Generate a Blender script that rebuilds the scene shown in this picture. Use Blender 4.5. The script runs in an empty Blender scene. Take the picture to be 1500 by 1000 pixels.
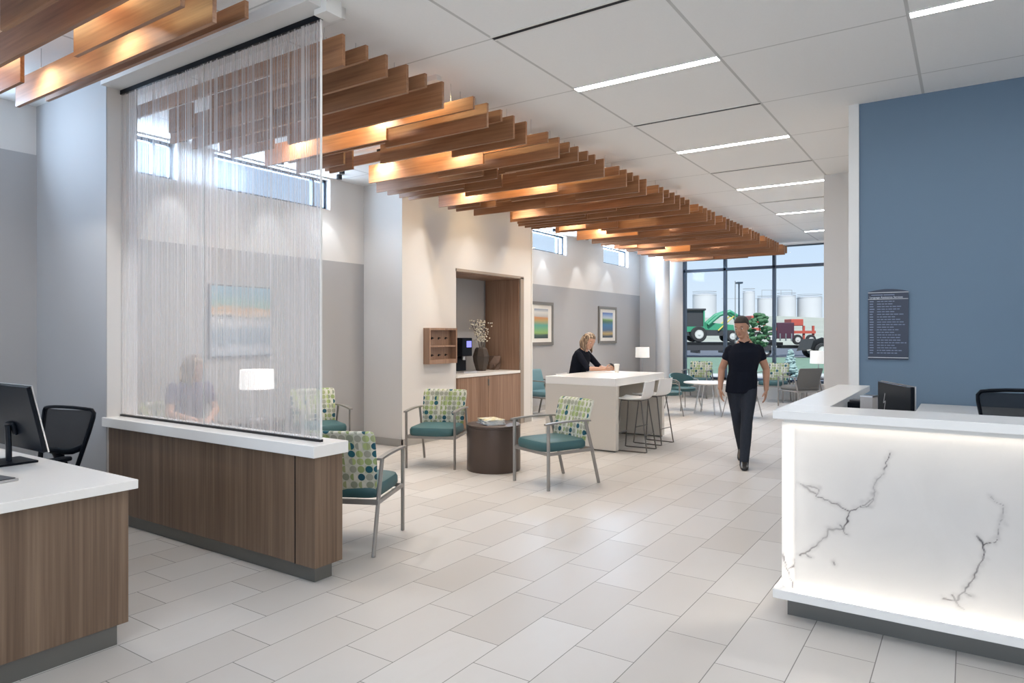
import bpy, bmesh, math, random
from mathutils import Vector, Matrix, Euler, noise
random.seed(7)
PI = math.pi
V = Vector
SC = bpy.context.scene
COL = SC.collection
H = 1.52                       # camera height
TH = math.atan(.669); CT, ST = math.cos(TH), math.sin(TH)
ZC = 3.57                      # ceiling

def at(px, d, z):              # point at depth d on the sight line of column px
    t = (px - 750) / 1000
    return V((d*(t*CT - ST), d*(t*ST + CT), z))
def on_y(px, y):
    t = (px - 750) / 1000
    return y*(t*CT - ST)/(CT + t*ST)
def z_at(x, y, py):
    return H - (py - 488)*(-x*ST + y*CT)/1000

# ------------------------------------------------------------------ materials
class NT:
    def __init__(s, name):
        s.m = bpy.data.materials.new(name); s.m.use_nodes = True
        s.t = s.m.node_tree; s.t.nodes.clear()
        s.out = s.n('ShaderNodeOutputMaterial')
    def n(s, kind, **kw):
        nd = s.t.nodes.new(kind)
        for k, v in kw.items():
            if k == 'ins':
                for kk, vv in v.items(): s.set(nd, kk, vv)
            else: setattr(nd, k, v)
        return nd
    def set(s, nd, key, v):
        sock = nd.inputs[key]
        if isinstance(v, bpy.types.NodeSocket): s.t.links.new(v, sock)
        else:
            if sock.type == 'RGBA' and len(v) == 3: v = (*v, 1)
            sock.default_value = v
    def math(s, op, a, b=None, c=None):
        nd = s.n('ShaderNodeMath', operation=op); s.set(nd, 0, a)
        if b is not None: s.set(nd, 1, b)
        if c is not None: s.set(nd, 2, c)
        return nd.outputs[0]
    def mix(s, f, a, b):
        nd = s.n('ShaderNodeMix', data_type='RGBA'); s.set(nd, 0, f); s.set(nd, 6, a); s.set(nd, 7, b)
        return nd.outputs[2]
    def coord(s, scale=(1, 1, 1), kind='Object', loc=(0, 0, 0)):
        tc = s.n('ShaderNodeTexCoord'); mp = s.n('ShaderNodeMapping')
        s.t.links.new(tc.outputs[kind], mp.inputs[0]); mp.inputs['Scale'].default_value = scale
        mp.inputs['Location'].default_value = loc
        return mp.outputs[0]
    def noise(s, vec, scale=5, detail=3, rough=.5, dist=0):
        nd = s.n('ShaderNodeTexNoise'); s.set(nd, 'Vector', vec); nd.inputs['Scale'].default_value = scale
        nd.inputs['Detail'].default_value = detail; nd.inputs['Roughness'].default_value = rough
        nd.inputs['Distortion'].default_value = dist
        return nd.outputs['Fac']
    def ramp(s, f, stops, interp='LINEAR'):
        nd = s.n('ShaderNodeValToRGB'); cr = nd.color_ramp; cr.interpolation = interp
        while len(cr.elements) > 1: cr.elements.remove(cr.elements[0])
        cr.elements[0].position = stops[0][0]; cr.elements[0].color = (*stops[0][1], 1)
        for p, c in stops[1:]:
            e = cr.elements.new(p); e.color = (*c, 1)
        s.set(nd, 0, f); return nd.outputs[0]
    def pbsdf(s, color, rough=.5, metal=0, spec=.5, **kw):
        b = s.n('ShaderNodeBsdfPrincipled'); s.set(b, 'Base Color', color); s.set(b, 'Roughness', rough)
        s.set(b, 'Metallic', metal); s.set(b, 'Specular IOR Level', spec)
        for k, v in kw.items(): s.set(b, k.replace('_', ' '), v)
        s.t.links.new(b.outputs[0], s.out.inputs[0]); return b
    def sep(s, vec):
        nd = s.n('ShaderNodeSeparateXYZ'); s.set(nd, 0, vec); return nd.outputs

def plain(name, color, rough=.5, metal=0, spec=.5, var=.04, scale=6, **kw):
    t = NT(name); f = t.noise(t.coord(), scale, 3)
    a = tuple(max(0, c*(1 - var)) for c in color); b = tuple(min(1, c*(1 + var)) for c in color)
    t.pbsdf(t.mix(f, a, b), rough, metal, spec, **kw); return t.m

def emis(name, color, strength):
    t = NT(name); e = t.n('ShaderNodeEmission'); t.set(e, 0, color); t.set(e, 1, strength)
    t.t.links.new(e.outputs[0], t.out.inputs[0]); return t.m

def wood(name, c1, c2, c3, axis='Z', rough=.45, fine=70, spec=.4):
    t = NT(name)
    sc = {'Z': (fine, fine, 1.1), 'X': (1.0, fine, fine), 'Y': (fine, 1.0, fine)}[axis]
    sc2 = {'Z': (9, 9, .35), 'X': (.8, 14, 14), 'Y': (14, .5, 14)}[axis]
    a = t.noise(t.coord(sc), 1, 3, .6); b = t.noise(t.coord(sc2), 1, 4, .55, .6)
    f = t.math('ADD', t.math('MULTIPLY', a, .5), t.math('MULTIPLY', b, .5))
    col = t.ramp(f, [(.3, c1), (.5, c2), (.68, c3)])
    t.pbsdf(col, rough, 0, spec); return t.m

M = {}
M['wall'] = plain('warm_white_paint', (.685, .67, .65), .7, spec=.2, var=.012, scale=1.2)
M['grey'] = plain('grey_paint', (.40, .40, .405), .7, spec=.2, var=.012, scale=1.2)
M['blue'] = plain('blue_paint', (.145, .21, .285), .65, spec=.25, var=.02, scale=1.2)
M['trim'] = plain('white_trim', (.74, .73, .70), .5, var=.01)
M['base'] = plain('grey_baseboard', (.36, .35, .33), .5, var=.02)
M['walnut'] = wood('walnut_laminate', (.085, .052, .033), (.15, .098, .064), (.225, .155, .105), 'Z')
M['niche'] = wood('niche_laminate', (.17, .095, .06), (.27, .165, .11), (.36, .235, .165), 'Z', fine=45)
M['cherry'] = wood('cherry_board', (.185, .085, .040), (.30, .145, .07), (.41, .215, .11), 'X', rough=.38, fine=40)
M['white'] = plain('white_quartz', (.80, .79, .765), .22, var=.015, scale=20)
M['toe'] = plain('dark_toe_kick', (.16, .16, .15), .35, .6, var=.03)
M['black'] = plain('black_plastic', (.005, .007, .011), .35, var=.1, spec=.1)
M['dark'] = plain('dark_grey_plastic', (.05, .05, .055), .45)
M['mesh'] = plain('charcoal_mesh', (.035, .036, .04), .8, var=.2, scale=400)
M['silver'] = plain('silver_metal', (.55, .55, .56), .3, .9)
M['frame'] = plain('champagne_grey_metal', (.30, .285, .27), .38, .55, var=.03)
M['wire'] = plain('dark_wire', (.13, .12, .11), .4, .5)
M['mull'] = plain('slate_blue_mullion', (.06, .085, .12), .4, .3)
M['teal'] = plain('teal_vinyl', (.036, .105, .115), .5, var=.06, scale=30)
M['teal2'] = plain('light_teal_vinyl', (.12, .24, .28), .5, var=.05, scale=30)
M['greyfab'] = plain('grey_fabric', (.14, .135, .125), .85, var=.15, scale=120)
M['stool'] = plain('white_shell', (.78, .78, .77), .35, var=.01)
M['drum'] = plain('bronze_drum', (.085, .062, .052), .33, .35, var=.05, scale=3)
M['paper'] = plain('paper', (.75, .74, .70), .7)
M['sign'] = plain('navy_sign', (.012, .02, .045), .35, var=.03)
M['signtxt'] = plain('sign_lettering', (.62, .66, .72), .5, var=.02)
M['signdim'] = plain('sign_small_lettering', (.17, .21, .30), .5, var=.02)
M['signbar'] = plain('sign_silver_rule', (.6, .6, .6), .4, .3)
M['vase'] = plain('dark_bronze_vase', (.055, .042, .035), .4, .3, var=.1)
M['copper'] = plain('copper_planter', (.17, .115, .09), .45, .4, var=.15)
M['branch'] = plain('branch_bark', (.06, .045, .03), .8)
M['petal'] = plain('white_blossom', (.72, .68, .58), .7)
M['skin'] = plain('skin', (.50, .29, .20), .5, var=.05, scale=10, Subsurface_Weight=.08)
M['skin2'] = plain('tan_skin', (.40, .215, .14), .5, var=.05, scale=10)
M['navy'] = plain('navy_knit', (.006, .008, .015), .9, spec=.15, var=.2, scale=60)
M['trouser'] = plain('charcoal_trousers', (.024, .029, .040), .9, spec=.2, var=.2, scale=80)
M['shoe'] = plain('black_shoe', (.008, .008, .009), .4)
M['hairb'] = plain('dark_brown_hair', (.022, .015, .011), .6, var=.3, scale=90)
M['lav'] = plain('lavender_shirt', (.10, .09, .17), .8, var=.1, scale=50)
M['eyew'] = plain('eye_white', (.7, .7, .7), .3)
M['lip'] = plain('lip', (.38, .15, .12), .5)
M['asphalt'] = plain('asphalt', (.12, .13, .15), .9, var=.15, scale=.5)
M['conc'] = plain('concrete', (.52, .52, .50), .85, var=.06, scale=.8)
M['lawn'] = plain('lawn_grass', (.17, .26, .18), .9, var=.3, scale=3)
M['field'] = plain('dry_field', (.38, .39, .32), .9, var=.2, scale=.15)
M['tank'] = plain('tank_white', (.55, .56, .58), .6, var=.05, scale=.3)
M['green'] = plain('machine_green', (.05, .30, .17), .5, var=.1)
M['yellow'] = plain('machine_yellow', (.62, .52, .10), .5, var=.1)
M['red'] = plain('machine_red', (.50, .10, .07), .5, var=.1)
M['tyre'] = plain('tyre_rubber', (.03, .03, .032), .8)
M['leaf'] = plain('leaf_green', (.06, .15, .07), .8, var=.4, scale=3)
M['spruce'] = plain('pale_spruce', (.30, .42, .40), .8, var=.2, scale=6)
M['blackmetal'] = plain('black_metal', (.02, .02, .022), .4, .5)
M['led'] = emis('led_lens', (.97, .98, 1), 46)
M['screen'] = emis('coffee_screen', (.25, .25, .8), 1.6)

def mesh_mat():
    t = NT('open_mesh_fabric'); d = t.n('ShaderNodeBsdfDiffuse'); t.set(d, 0, (.02, .021, .024)); tr = t.n('ShaderNodeBsdfTransparent')
    m = t.n('ShaderNodeMixShader'); t.set(m, 0, .62); t.set(m, 1, tr.outputs[0]); t.set(m, 2, d.outputs[0]); t.t.links.new(m.outputs[0], t.out.inputs[0]); return t.m
M['mesh'] = mesh_mat()
def hair_blonde():
    t = NT('streaked_blonde_hair'); f = t.noise(t.coord((60, 60, 4)), 1, 2)
    t.pbsdf(t.ramp(f, [(.38, (.06, .038, .025)), (.5, (.20, .13, .08)), (.62, (.50, .39, .27))]), .5)
    return t.m
M['hairl'] = hair_blonde()

def floor_mat():
    t = NT('floor_tiles'); o = t.sep(t.coord())
    px, py = .3088, .617
    u = t.math('DIVIDE', t.math('ADD', o[0], .976), px); c = t.math('FLOOR', u); fu = t.math('FRACT', u)
    yy = t.math('SUBTRACT', o[1], 3.138); yy = t.math('ADD', yy, t.math('MULTIPLY', c, .2058))
    v = t.math('DIVIDE', yy, py); r = t.math('FLOOR', v); fv = t.math('FRACT', v)
    du = t.math('MULTIPLY', t.math('MINIMUM', fu, t.math('SUBTRACT', 1, fu)), px)
    dv = t.math('MULTIPLY', t.math('MINIMUM', fv, t.math('SUBTRACT', 1, fv)), py)
    g = t.math('LESS_THAN', t.math('MINIMUM', du, dv), .0022)
    cb = t.n('ShaderNodeCombineXYZ'); t.set(cb, 0, c); t.set(cb, 1, r)
    wn = t.n('ShaderNodeTexWhiteNoise', noise_dimensions='3D'); t.set(wn, 'Vector', cb.outputs[0])
    base = t.ramp(wn.outputs[0], [(0, (.465, .442, .412)), (.5, (.51, .492, .466)), (1, (.555, .543, .522))])
    ad = t.n('ShaderNodeVectorMath', operation='ADD'); t.set(ad, 0, t.coord((3.5, 1.2, 1)))
    sc = t.n('ShaderNodeVectorMath', operation='SCALE'); t.set(sc, 0, cb.outputs[0]); t.set(sc, 'Scale', 3.7)
    t.set(ad, 1, sc.outputs[0])
    n1 = t.noise(ad.outputs[0], 1.6, 5, .6, 1.2)
    col = t.mix(t.math('MULTIPLY', n1, .35), base, (.47, .43, .40))
    col = t.mix(g, col, (.20, .19, .18))
    b = t.pbsdf(col, t.math('ADD', .36, t.math('MULTIPLY', g, .4)), 0, .24)
    return t.m
M['floor'] = floor_mat()

def ceil_mat():
    t = NT('ceiling_tiles'); o = t.sep(t.coord())
    u = t.math('FRACT', t.math('DIVIDE', t.math('ADD', o[0], .324), 1.2155)); v = t.math('FRACT', t.math('DIVIDE', t.math('SUBTRACT', o[1], 3.875), 1.205))
    du = t.math('MULTIPLY', t.math('MINIMUM', u, t.math('SUBTRACT', 1, u)), 1.2155)
    dv = t.math('MULTIPLY', t.math('MINIMUM', v, t.math('SUBTRACT', 1, v)), 1.205)
    gx = t.math('LESS_THAN', du, .011); gy = t.math('LESS_THAN', dv, .007)
    g = t.math('MAXIMUM', gx, gy)
    col = t.mix(t.noise(t.coord(), 60, 2), (.82, .82, .81), (.85, .85, .84))
    col = t.mix(g, col, (.56, .56, .55))
    t.pbsdf(col, .8, 0, .2); return t.m
M['ceil'] = ceil_mat()

def fabric_mat(name='circle_print_fabric', cell=.056, bright=1):
    t = NT(name); o = t.sep(t.coord())
    u = t.math('DIVIDE', t.math('ADD', o[0], 5), cell); w = t.math('DIVIDE', t.math('ADD', o[2], 5), cell)
    cu = t.math('FLOOR', u); cw = t.math('FLOOR', w)
    fu = t.math('SUBTRACT', t.math('FRACT', u), .5); fw = t.math('SUBTRACT', t.math('FRACT', w), .5)
    r = t.math('SQRT', t.math('ADD', t.math('MULTIPLY', fu, fu), t.math('MULTIPLY', fw, fw)))
    cb = t.n('ShaderNodeCombineXYZ'); t.set(cb, 0, cu); t.set(cb, 1, cw)
    wn = t.n('ShaderNodeTexWhiteNoise', noise_dimensions='3D'); t.set(wn, 'Vector', cb.outputs[0])
    cb2 = t.n('ShaderNodeCombineXYZ'); t.set(cb2, 0, cw); t.set(cb2, 1, cu); t.set(cb2, 2, 3.3)
    wn2 = t.n('ShaderNodeTexWhiteNoise', noise_dimensions='3D'); t.set(wn2, 'Vector', cb2.outputs[0])
    pal = [(0, (.27, .34, .15)), (.26, (.32, .33, .27)), (.50, (.02, .085, .12)), (.60, (.33, .37, .20)), (.76, (.26, .29, .22)), (.90, (.02, .10, .13))]
    pal2 = [(0, (.60, .60, .52)), (.3, (.38, .46, .20)), (.6, (.30, .31, .26)), (.8, (.56, .60, .48))]
    c1 = t.ramp(wn.outputs[0], pal, 'CONSTANT'); c2 = t.ramp(wn2.outputs[0], pal2, 'CONSTANT')
    half = t.math('GREATER_THAN', t.math('MULTIPLY', fu, t.math('SIGN', t.math('SUBTRACT', wn2.outputs[0], .45))), t.math('MULTIPLY', t.math('GREATER_THAN', wn2.outputs[0], .6), .5))
    cc = t.mix(half, c1, c2)
    circ = t.math('LESS_THAN', r, .45)
    bg = t.ramp(wn2.outputs[0], [(0, (.54, .55, .47)), (.4, (.40, .44, .32)), (.65, (.52, .53, .46))], 'CONSTANT')
    t.pbsdf(t.mix(circ, bg, cc), .8, 0, .25); return t.m
M['print'] = fabric_mat()
M['print2'] = fabric_mat('small_circle_print_fabric', .06)

def glass_mat():
    t = NT('window_glass')
    tr = t.n('ShaderNodeBsdfTransparent'); t.set(tr, 0, (.95, .97, .98))
    gl = t.n('ShaderNodeBsdfGlossy'); t.set(gl, 'Roughness', .02)
    fr = t.n('ShaderNodeFresnel'); t.set(fr, 0, 1.45)
    mx = t.n('ShaderNodeMixShader'); t.set(mx, 0, t.math('MULTIPLY', fr.outputs[0], .08)); t.set(mx, 1, tr.outputs[0]); t.set(mx, 2, gl.outputs[0])
    t.t.links.new(mx.outputs[0], t.out.inputs[0]); return t.m
M['glass'] = glass_mat()

def screen_glass():
    t = NT('streaked_resin_glass')
    o = t.sep(t.coord())
    # vertical threads of several widths, strongest towards the right half, softer and milkier low down
    a = t.noise(t.coord((85, 85, .015)), 1, 1, .6); b = t.noise(t.coord((34, 34, .015)), 1, 1)
    c = t.noise(t.coord((230, 230, .02)), 1, 1)
    lines = t.math('ADD', t.math('MULTIPLY', a, .5), t.math('ADD', t.math('MULTIPLY', b, .3), t.math('MULTIPLY', c, .2)))
    l = t.n('ShaderNodeMapRange'); t.set(l, 0, lines); t.set(l, 1, .46); t.set(l, 2, .60); t.set(l, 3, .0); t.set(l, 4, 1.0)
    band = t.n('ShaderNodeMapRange'); t.set(band, 0, t.noise(t.coord((5, 5, .05)), 1, 1)); t.set(band, 1, .35); t.set(band, 2, .65); t.set(band, 3, .55); t.set(band, 4, 1.0)
    low = t.n('ShaderNodeMapRange'); t.set(low, 0, o[2]); t.set(low, 1, 1.6); t.set(low, 2, 3.0); t.set(low, 3, .27); t.set(low, 4, .07)
    amp = t.n('ShaderNodeMapRange'); t.set(amp, 0, o[2]); t.set(amp, 1, 1.7); t.set(amp, 2, 2.9); t.set(amp, 3, .13); t.set(amp, 4, .52)
    f = t.math('ADD', low.outputs[0], t.math('MULTIPLY', t.math('MULTIPLY', l.outputs[0], amp.outputs[0]), band.outputs[0]))
    tr = t.n('ShaderNodeBsdfTransparent'); t.set(tr, 0, (.97, .98, 1))
    df = t.n('ShaderNodeBsdfDiffuse'); t.set(df, 0, (.80, .79, .79))
    tl = t.n('ShaderNodeBsdfTranslucent'); t.set(tl, 0, (.84, .83, .83))
    gl = t.n('ShaderNodeBsdfGlossy'); t.set(gl, 'Roughness', .12)
    m1 = t.n('ShaderNodeMixShader'); t.set(m1, 0, .5); t.set(m1, 1, df.outputs[0]); t.set(m1, 2, tl.outputs[0])
    m2 = t.n('ShaderNodeMixShader'); t.set(m2, 0, .06); t.set(m2, 1, m1.outputs[0]); t.set(m2, 2, gl.outputs[0])
    m3 = t.n('ShaderNodeMixShader'); t.set(m3, 0, f); t.set(m3, 1, tr.outputs[0]); t.set(m3, 2, m2.outputs[0])
    t.t.links.new(m3.outputs[0], t.out.inputs[0]); return t.m
M['resin'] = screen_glass()

def shade_mat(name, strength):
    t = NT(name)
    d = t.n('ShaderNodeBsdfDiffuse'); t.set(d, 0, (.85, .84, .82)); e = t.n('ShaderNodeEmission'); t.set(e, 0, (1, .96, .90)); t.set(e, 1, strength)
    a = t.n('ShaderNodeAddShader'); t.set(a, 0, d.outputs[0]); t.set(a, 1, e.outputs[0])
    t.t.links.new(a.outputs[0], t.out.inputs[0]); return t.m
M['shade'] = shade_mat('lit_lamp_shade', .9)
M['shade_dim'] = shade_mat('soft_lamp_shade', .35)

def marble_mat():
    t = NT('backlit_marble')
    at_ = t.n('ShaderNodeAttribute'); at_.attribute_name = 'vein'
    f = at_.outputs['Fac']
    cloud = t.noise(t.coord((2, 2, 2)), 1.5, 5, .55, 1)
    base = t.mix(cloud, (.80, .79, .78), (.90, .89, .88)); col = t.mix(f, base, (.10, .09, .10))
    p = t.n('ShaderNodeBsdfPrincipled'); t.set(p, 'Base Color', col); t.set(p, 'Roughness', .3)
    tl = t.n('ShaderNodeBsdfTranslucent'); t.set(tl, 0, col)
    m = t.n('ShaderNodeMixShader'); t.set(m, 0, .5); t.set(m, 1, p.outputs[0]); t.set(m, 2, tl.outputs[0])
    t.t.links.new(m.outputs[0], t.out.inputs[0]); return t.m
M['marble'] = marble_mat()

def art_mat(name, stops, z0, z1, dist=.05, sc=(1.2, 1.2, 9)):
    t = NT(name); o = t.sep(t.coord())
    n = t.math('SUBTRACT', t.noise(t.coord(sc), 2.0, 4, .6, .6), .5)
    f = t.math('ADD', t.math('DIVIDE', t.math('SUBTRACT', o[2], z0), z1 - z0), t.math('MULTIPLY', n, dist*4))
    t.pbsdf(t.ramp(f, stops), .6); return t.m

# ------------------------------------------------------------------ mesh builder
class MB:
    def __init__(s): s.v = []; s.f = []
    def add(s, vs, fs):
        b = len(s.v); s.v += [tuple(v) for v in vs]; s.f += [tuple(b + i for i in f) for f in fs]; return s
    def box(s, x0, y0, z0, x1, y1, z1, mat=None):
        vs = [V((x, y, z)) for z in (z0, z1) for y in (y0, y1) for x in (x0, x1)]
        if mat is not None: vs = [mat @ v for v in vs]
        return s.add(vs, [(0, 2, 3, 1), (4, 5, 7, 6), (0, 1, 5, 4), (2, 6, 7, 3), (0, 4, 6, 2), (1, 3, 7, 5)])
    def loft(s, rings, cap=True, closed=False):
        n = len(rings[0]); b = len(s.v)
        for r in rings: s.v += [tuple(p) for p in r]
        m = len(rings)
        for i in range(m if closed else m - 1):
            j = (i + 1) % m
            for k in range(n):
                l = (k + 1) % n
                s.f.append((b + i*n + k, b + i*n + l, b + j*n + l, b + j*n + k))
        if cap and not closed:
            s.f.append(tuple(b + k for k in reversed(range(n)))); s.f.append(tuple(b + (m - 1)*n + k for k in range(n)))
        return s
    def cyl(s, p0, p1, r0, r1=None, n=16):
        return s.tube([p0, p1], [r0, r0 if r1 is None else r1], n)
    def tube(s, pts, r, n=8, closed=False, flat=None):
        pts = [V(p) for p in pts]; rings = []; m = len(pts)
        rs = r if isinstance(r, (list, tuple)) else [r]*m
        up = None
        for i, p in enumerate(pts):
            a = pts[(i - 1) % m] if (i > 0 or closed) else p; c = pts[(i + 1) % m] if (i < m - 1 or closed) else p
            t = (c - a).normalized()
            if up is None: up = V((0, 0, 1)) if abs(t.z) < .9 else V((0, 1, 0))
            x = t.cross(up); x = x.normalized() if x.length > 1e-6 else V((1, 0, 0))
            y = x.cross(t).normalized(); up = y
            rr = rs[i]
            if isinstance(rr, (tuple, list)): ra, rb = rr
            else: ra = rb = rr
            rings.append([p + x*ra*math.cos(2*PI*k/n) + y*rb*math.sin(2*PI*k/n) for k in range(n)])
        return s.loft(rings, True, closed)
    def lathe(s, prof, c=(0, 0, 0), n=32, cap=True):
        c = V(c)
        return s.loft([[c + V((r*math.cos(2*PI*k/n), r*math.sin(2*PI*k/n), z)) for k in range(n)] for r, z in prof], cap)
    def ell(s, c, rx, ry, rz, rot=None, n=14, m=9):
        c = V(c); rot = rot or Matrix.Identity(3); rings = []
        for i in range(m + 1):
            a = PI*(i + .0)/m; a = min(max(a, .05), PI - .05)
            rings.append([c + rot @ V((rx*math.sin(a)*math.cos(2*PI*k/n), ry*math.sin(a)*math.sin(2*PI*k/n), -rz*math.cos(a))) for k in range(n)])
        return s.loft(rings)
    def build(s, name, mat, parent=None, smooth=False, bevel=0, label=None, loc=None, seg=2):
        me = bpy.data.meshes.new(name); me.from_pydata(s.v, [], s.f); me.update()
        bm = bmesh.new(); bm.from_mesh(me); bmesh.ops.recalc_face_normals(bm, faces=bm.faces[:]); bm.to_mesh(me); bm.free()
        me.materials.append(mat)
        o = bpy.data.objects.new(name, me); COL.objects.link(o)
        if smooth:
            me.shade_smooth() if hasattr(me, 'shade_smooth') else None
            try: me.set_sharp_from_angle(angle=math.radians(40))
            except Exception: pass
        if bevel:
            md = o.modifiers.new('bevel', 'BEVEL'); md.width = bevel; md.segments = seg; md.limit_method = 'ANGLE'
        if parent is not None: o.parent = parent
        if label: o['label'] = label
        if loc is not None: o.location = loc
        return o

def rbox(x0, y0, z0, x1, y1, z1): return MB().box(x0, y0, z0, x1, y1, z1)
def tag(o, label, cat, group=None, kind=None):
    o['label'] = label; o['category'] = cat
    if group: o['group'] = group
    if kind: o['kind'] = kind
    return o
def thing(name, label, cat, loc=(0, 0, 0), rz=0, group=None):
    o = bpy.data.objects.new(name, None); COL.objects.link(o); o.location = loc; o.rotation_euler = (0, 0, rz)
    o.empty_display_size = .1
    return tag(o, label, cat, group)
def struct(name, mb, mat, parent=None, **kw):
    o = mb.build(name, mat, parent, **kw)
    if parent is None: o['kind'] = 'structure'
    return o
def dup(root, loc, rz, label, group=None):
    r = root.copy(); COL.objects.link(r); r.location = loc; r.rotation_euler = (0, 0, rz); r['label'] = label
    if group: r['group'] = group
    for ch in list(root.children):
        c = ch.copy(); COL.objects.link(c); c.parent = r
        for g in ch.children:
            d = g.copy(); COL.objects.link(d); d.parent = c
    return r
ORD = ['zeroth', 'first', 'second', 'third', 'fourth', 'fifth', 'sixth', 'seventh', 'eighth', 'ninth', 'tenth', 'eleventh', 'twelfth', 'thirteenth',
       'fourteenth', 'fifteenth', 'sixteenth', 'seventeenth', 'eighteenth', 'nineteenth', 'twentieth']
TENS = {2: 'twenty', 3: 'thirty', 4: 'forty', 5: 'fifty', 6: 'sixty', 7: 'seventy'}
def ordw(n):
    if n <= 20: return ORD[n]
    t, u = divmod(n, 10)
    return (TENS[t][:-1] + 'ieth') if u == 0 else TENS[t] + '-' + ORD[u]

# ------------------------------------------------------------------ the shell
XW, XN = -7.02, -6.30          # outer left wall, niche wall
YB, YF = 6.773, 10.01          # niche block from - to
YE = 16.4                      # window wall
struct('floor', rbox(-7.3, -5.2, -.12, 5.2, 16.6, 0), M['floor'])
struct('ceiling', rbox(-7.3, -5.2, ZC, 5.2, 16.7, ZC + .15), M['ceil'])
Z0, Z1 = 3.15, 3.55            # clerestory band
wins = [(.70, 2.30), (3.27, 4.07), (4.5, 6.17), (10.9, 12.55), (14.3, 15.68)]  # first opening is out of view, put there to light the wing wall
def wall_left():
    m = MB(); xo = XW - .22
    m.box(xo, -5.2, 2.48, XW, 16.6, Z0); m.box(xo, -5.2, Z1, XW, 16.6, ZC)
    y = -5.2
    for a, b in wins: m.box(xo, y, Z0, XW, a, Z1); y = b
    m.box(xo, y, Z0, XW, 16.6, Z1)
    struct('wall_left', m, M['wall'])
    lo = MB(); lo.box(xo, -5.2, 0, XW, 16.6, 2.48); struct('wall_left_lower', lo, M['grey'])
    struct('wall_left_upper', rbox(XW, -5.2, 0, XW + .012, 2.75, 3.13), M['grey'])
wall_left()
for i, (a, b) in enumerate(wins):
    fr = MB(); x0, x1 = XW - .15, XW - .09; w = .035
    fr.box(x0, a, Z0, x1, b, Z0 + w); fr.box(x0, a, Z1 - w, x1, b, Z1); fr.box(x0, a, Z0, x1, a + w, Z1); fr.box(x0, b - w, Z0, x1, b, Z1)
    fr.box(x0, b - .22, Z0, x1, b - .19, Z1)
    root = bpy.data.objects.new('window_%d' % (i + 1), None); COL.objects.link(root); root['kind'] = 'structure'
    fr.build('window_frame', M['mull'], root); rbox(XW - .125, a, Z0, XW - .119, b, Z1).build('pane', M['glass'], root)
struct('baseboard_left', rbox(XW, 3.0, 0, XW + .015, YB, .1), M['base'])
struct('baseboard_left_far', rbox(XW, YF, 0, XW + .015, YE, .1), M['base'])
# wing wall by the partition
struct('wall_left_front', rbox(XW, 2.75, 0, -5.753, 2.99, ZC), M['wall'])
struct('wall_left_front_panel', rbox(XW, 2.744, 0, -5.756, 2.75, ZC), M['grey'])
struct('baseboard_left_front', rbox(XW, 2.729, 0, -5.79, 2.744, .1), M['base'])
# niche block
NY0, NY1, NZ = 7.929, 9.66, 2.46
m = MB(); m.box(XW, YB, 0, XN, NY0, ZC); m.box(XW, NY1, 0, XN, YF, ZC); m.box(XW, NY0, NZ, XN, NY1, ZC)
struct('wall_left_inner', m, M['wall'])
m = MB(); m.box(XW, YB - .015, 0, XN + .015, YB, .1); m.box(XN, YB - .015, 0, XN + .015, NY0 - .02, .1); m.box(XN, NY1 + .12, 0, XN + .015, YF, .1)
struct('baseboard_left_inner', m, M['base'])
struct('trim_1', MB().box(XN, NY1 - .01, 0, XN + .02, NY1 + .09, NZ).box(XN, NY0 - .01, NZ - .02, XN + .02, NY1 + .09, NZ + .02), plain('taupe_trim', (.33, .28, .235), .5))
struct('trim_2', rbox(XN - .05, YF, 0, XN + .012, YF + .03, ZC), M['trim'])
struct('wall_left_inner_panel', MB().box(XN - .7, NY1 - .03, .86, XN - .01, NY1, NZ).box(XN - .7, NY0, NZ - .03, XN - .01, NY1, NZ), M['niche'])
# far wall with the large window
WX0, WX1, WS = -5.887, -1.55, .40
m = MB(); m.box(-7.3, YE, 0, WX0, YE + .25, ZC); m.box(WX0, YE, 0, WX1, YE + .25, WS); m.box(WX1, YE, 0, 5.2, YE + .25, ZC)
struct('wall_far', m, M['wall'])
struct('column', MB().lathe([(.17, 0), (.17, ZC)], (-6.23, 15.95, 0), 32), plain('column_paint', (.62, .64, .66), .6), smooth=True)
wf = bpy.data.objects.new('window_6', None); COL.objects.link(wf); wf['kind'] = 'structure'
y0, y1 = YE + .02, YE + .14
m = MB()
for x in (WX0 + .03, -4.86, -3.734, -2.62): m.box(x - .032, y0, WS, x + .032, y1, ZC)
m.box(WX1 - .06, y0, WS, WX1, y1, ZC)
m.box(WX0, y0, 3.02, WX1, y1, 3.085); m.box(WX0, y0, WS, WX1, y1, WS + .06); m.box(WX0, y0, ZC - .07, WX1, y1, ZC)
m.build('window_frame', M['mull'], wf)
rbox(WX0, YE + .09, WS, WX1, YE + .098, ZC).build('pane', M['glass'], wf)
rbox(WX0, YE - .03, WS - .03, WX1, YE + .02, WS).build('window_sill', M['trim'], wf)
# window-head trim strip
struct('trim_3', rbox(-3.9, YE - .12, ZC - .05, WX1, YE, ZC), M['trim'])
# cream pier and the blue wall
struct('wall_right_far', rbox(-1.56, 9.6, 0, -1.22, 16.4, ZC), M['wall'])
struct('wall_right_front', rbox(-.82, 6.81, 0, 5.2, 6.95, ZC), M['blue'])
struct('trim_4', rbox(-.898, 6.79, 0, -.815, 6.97, ZC), M['trim'])
struct('wall_right_inner', rbox(-.9, 6.97, 0, -.8, 9.6, ZC), M['wall'])
struct('wall_right_back', rbox(-1.22, 9.6, 0, -.8, 9.7, ZC), M['wall'])
struct('wall_right', rbox(5.2, -5.2, 0, 5.4, 16.6, ZC), M['wall'])
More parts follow.
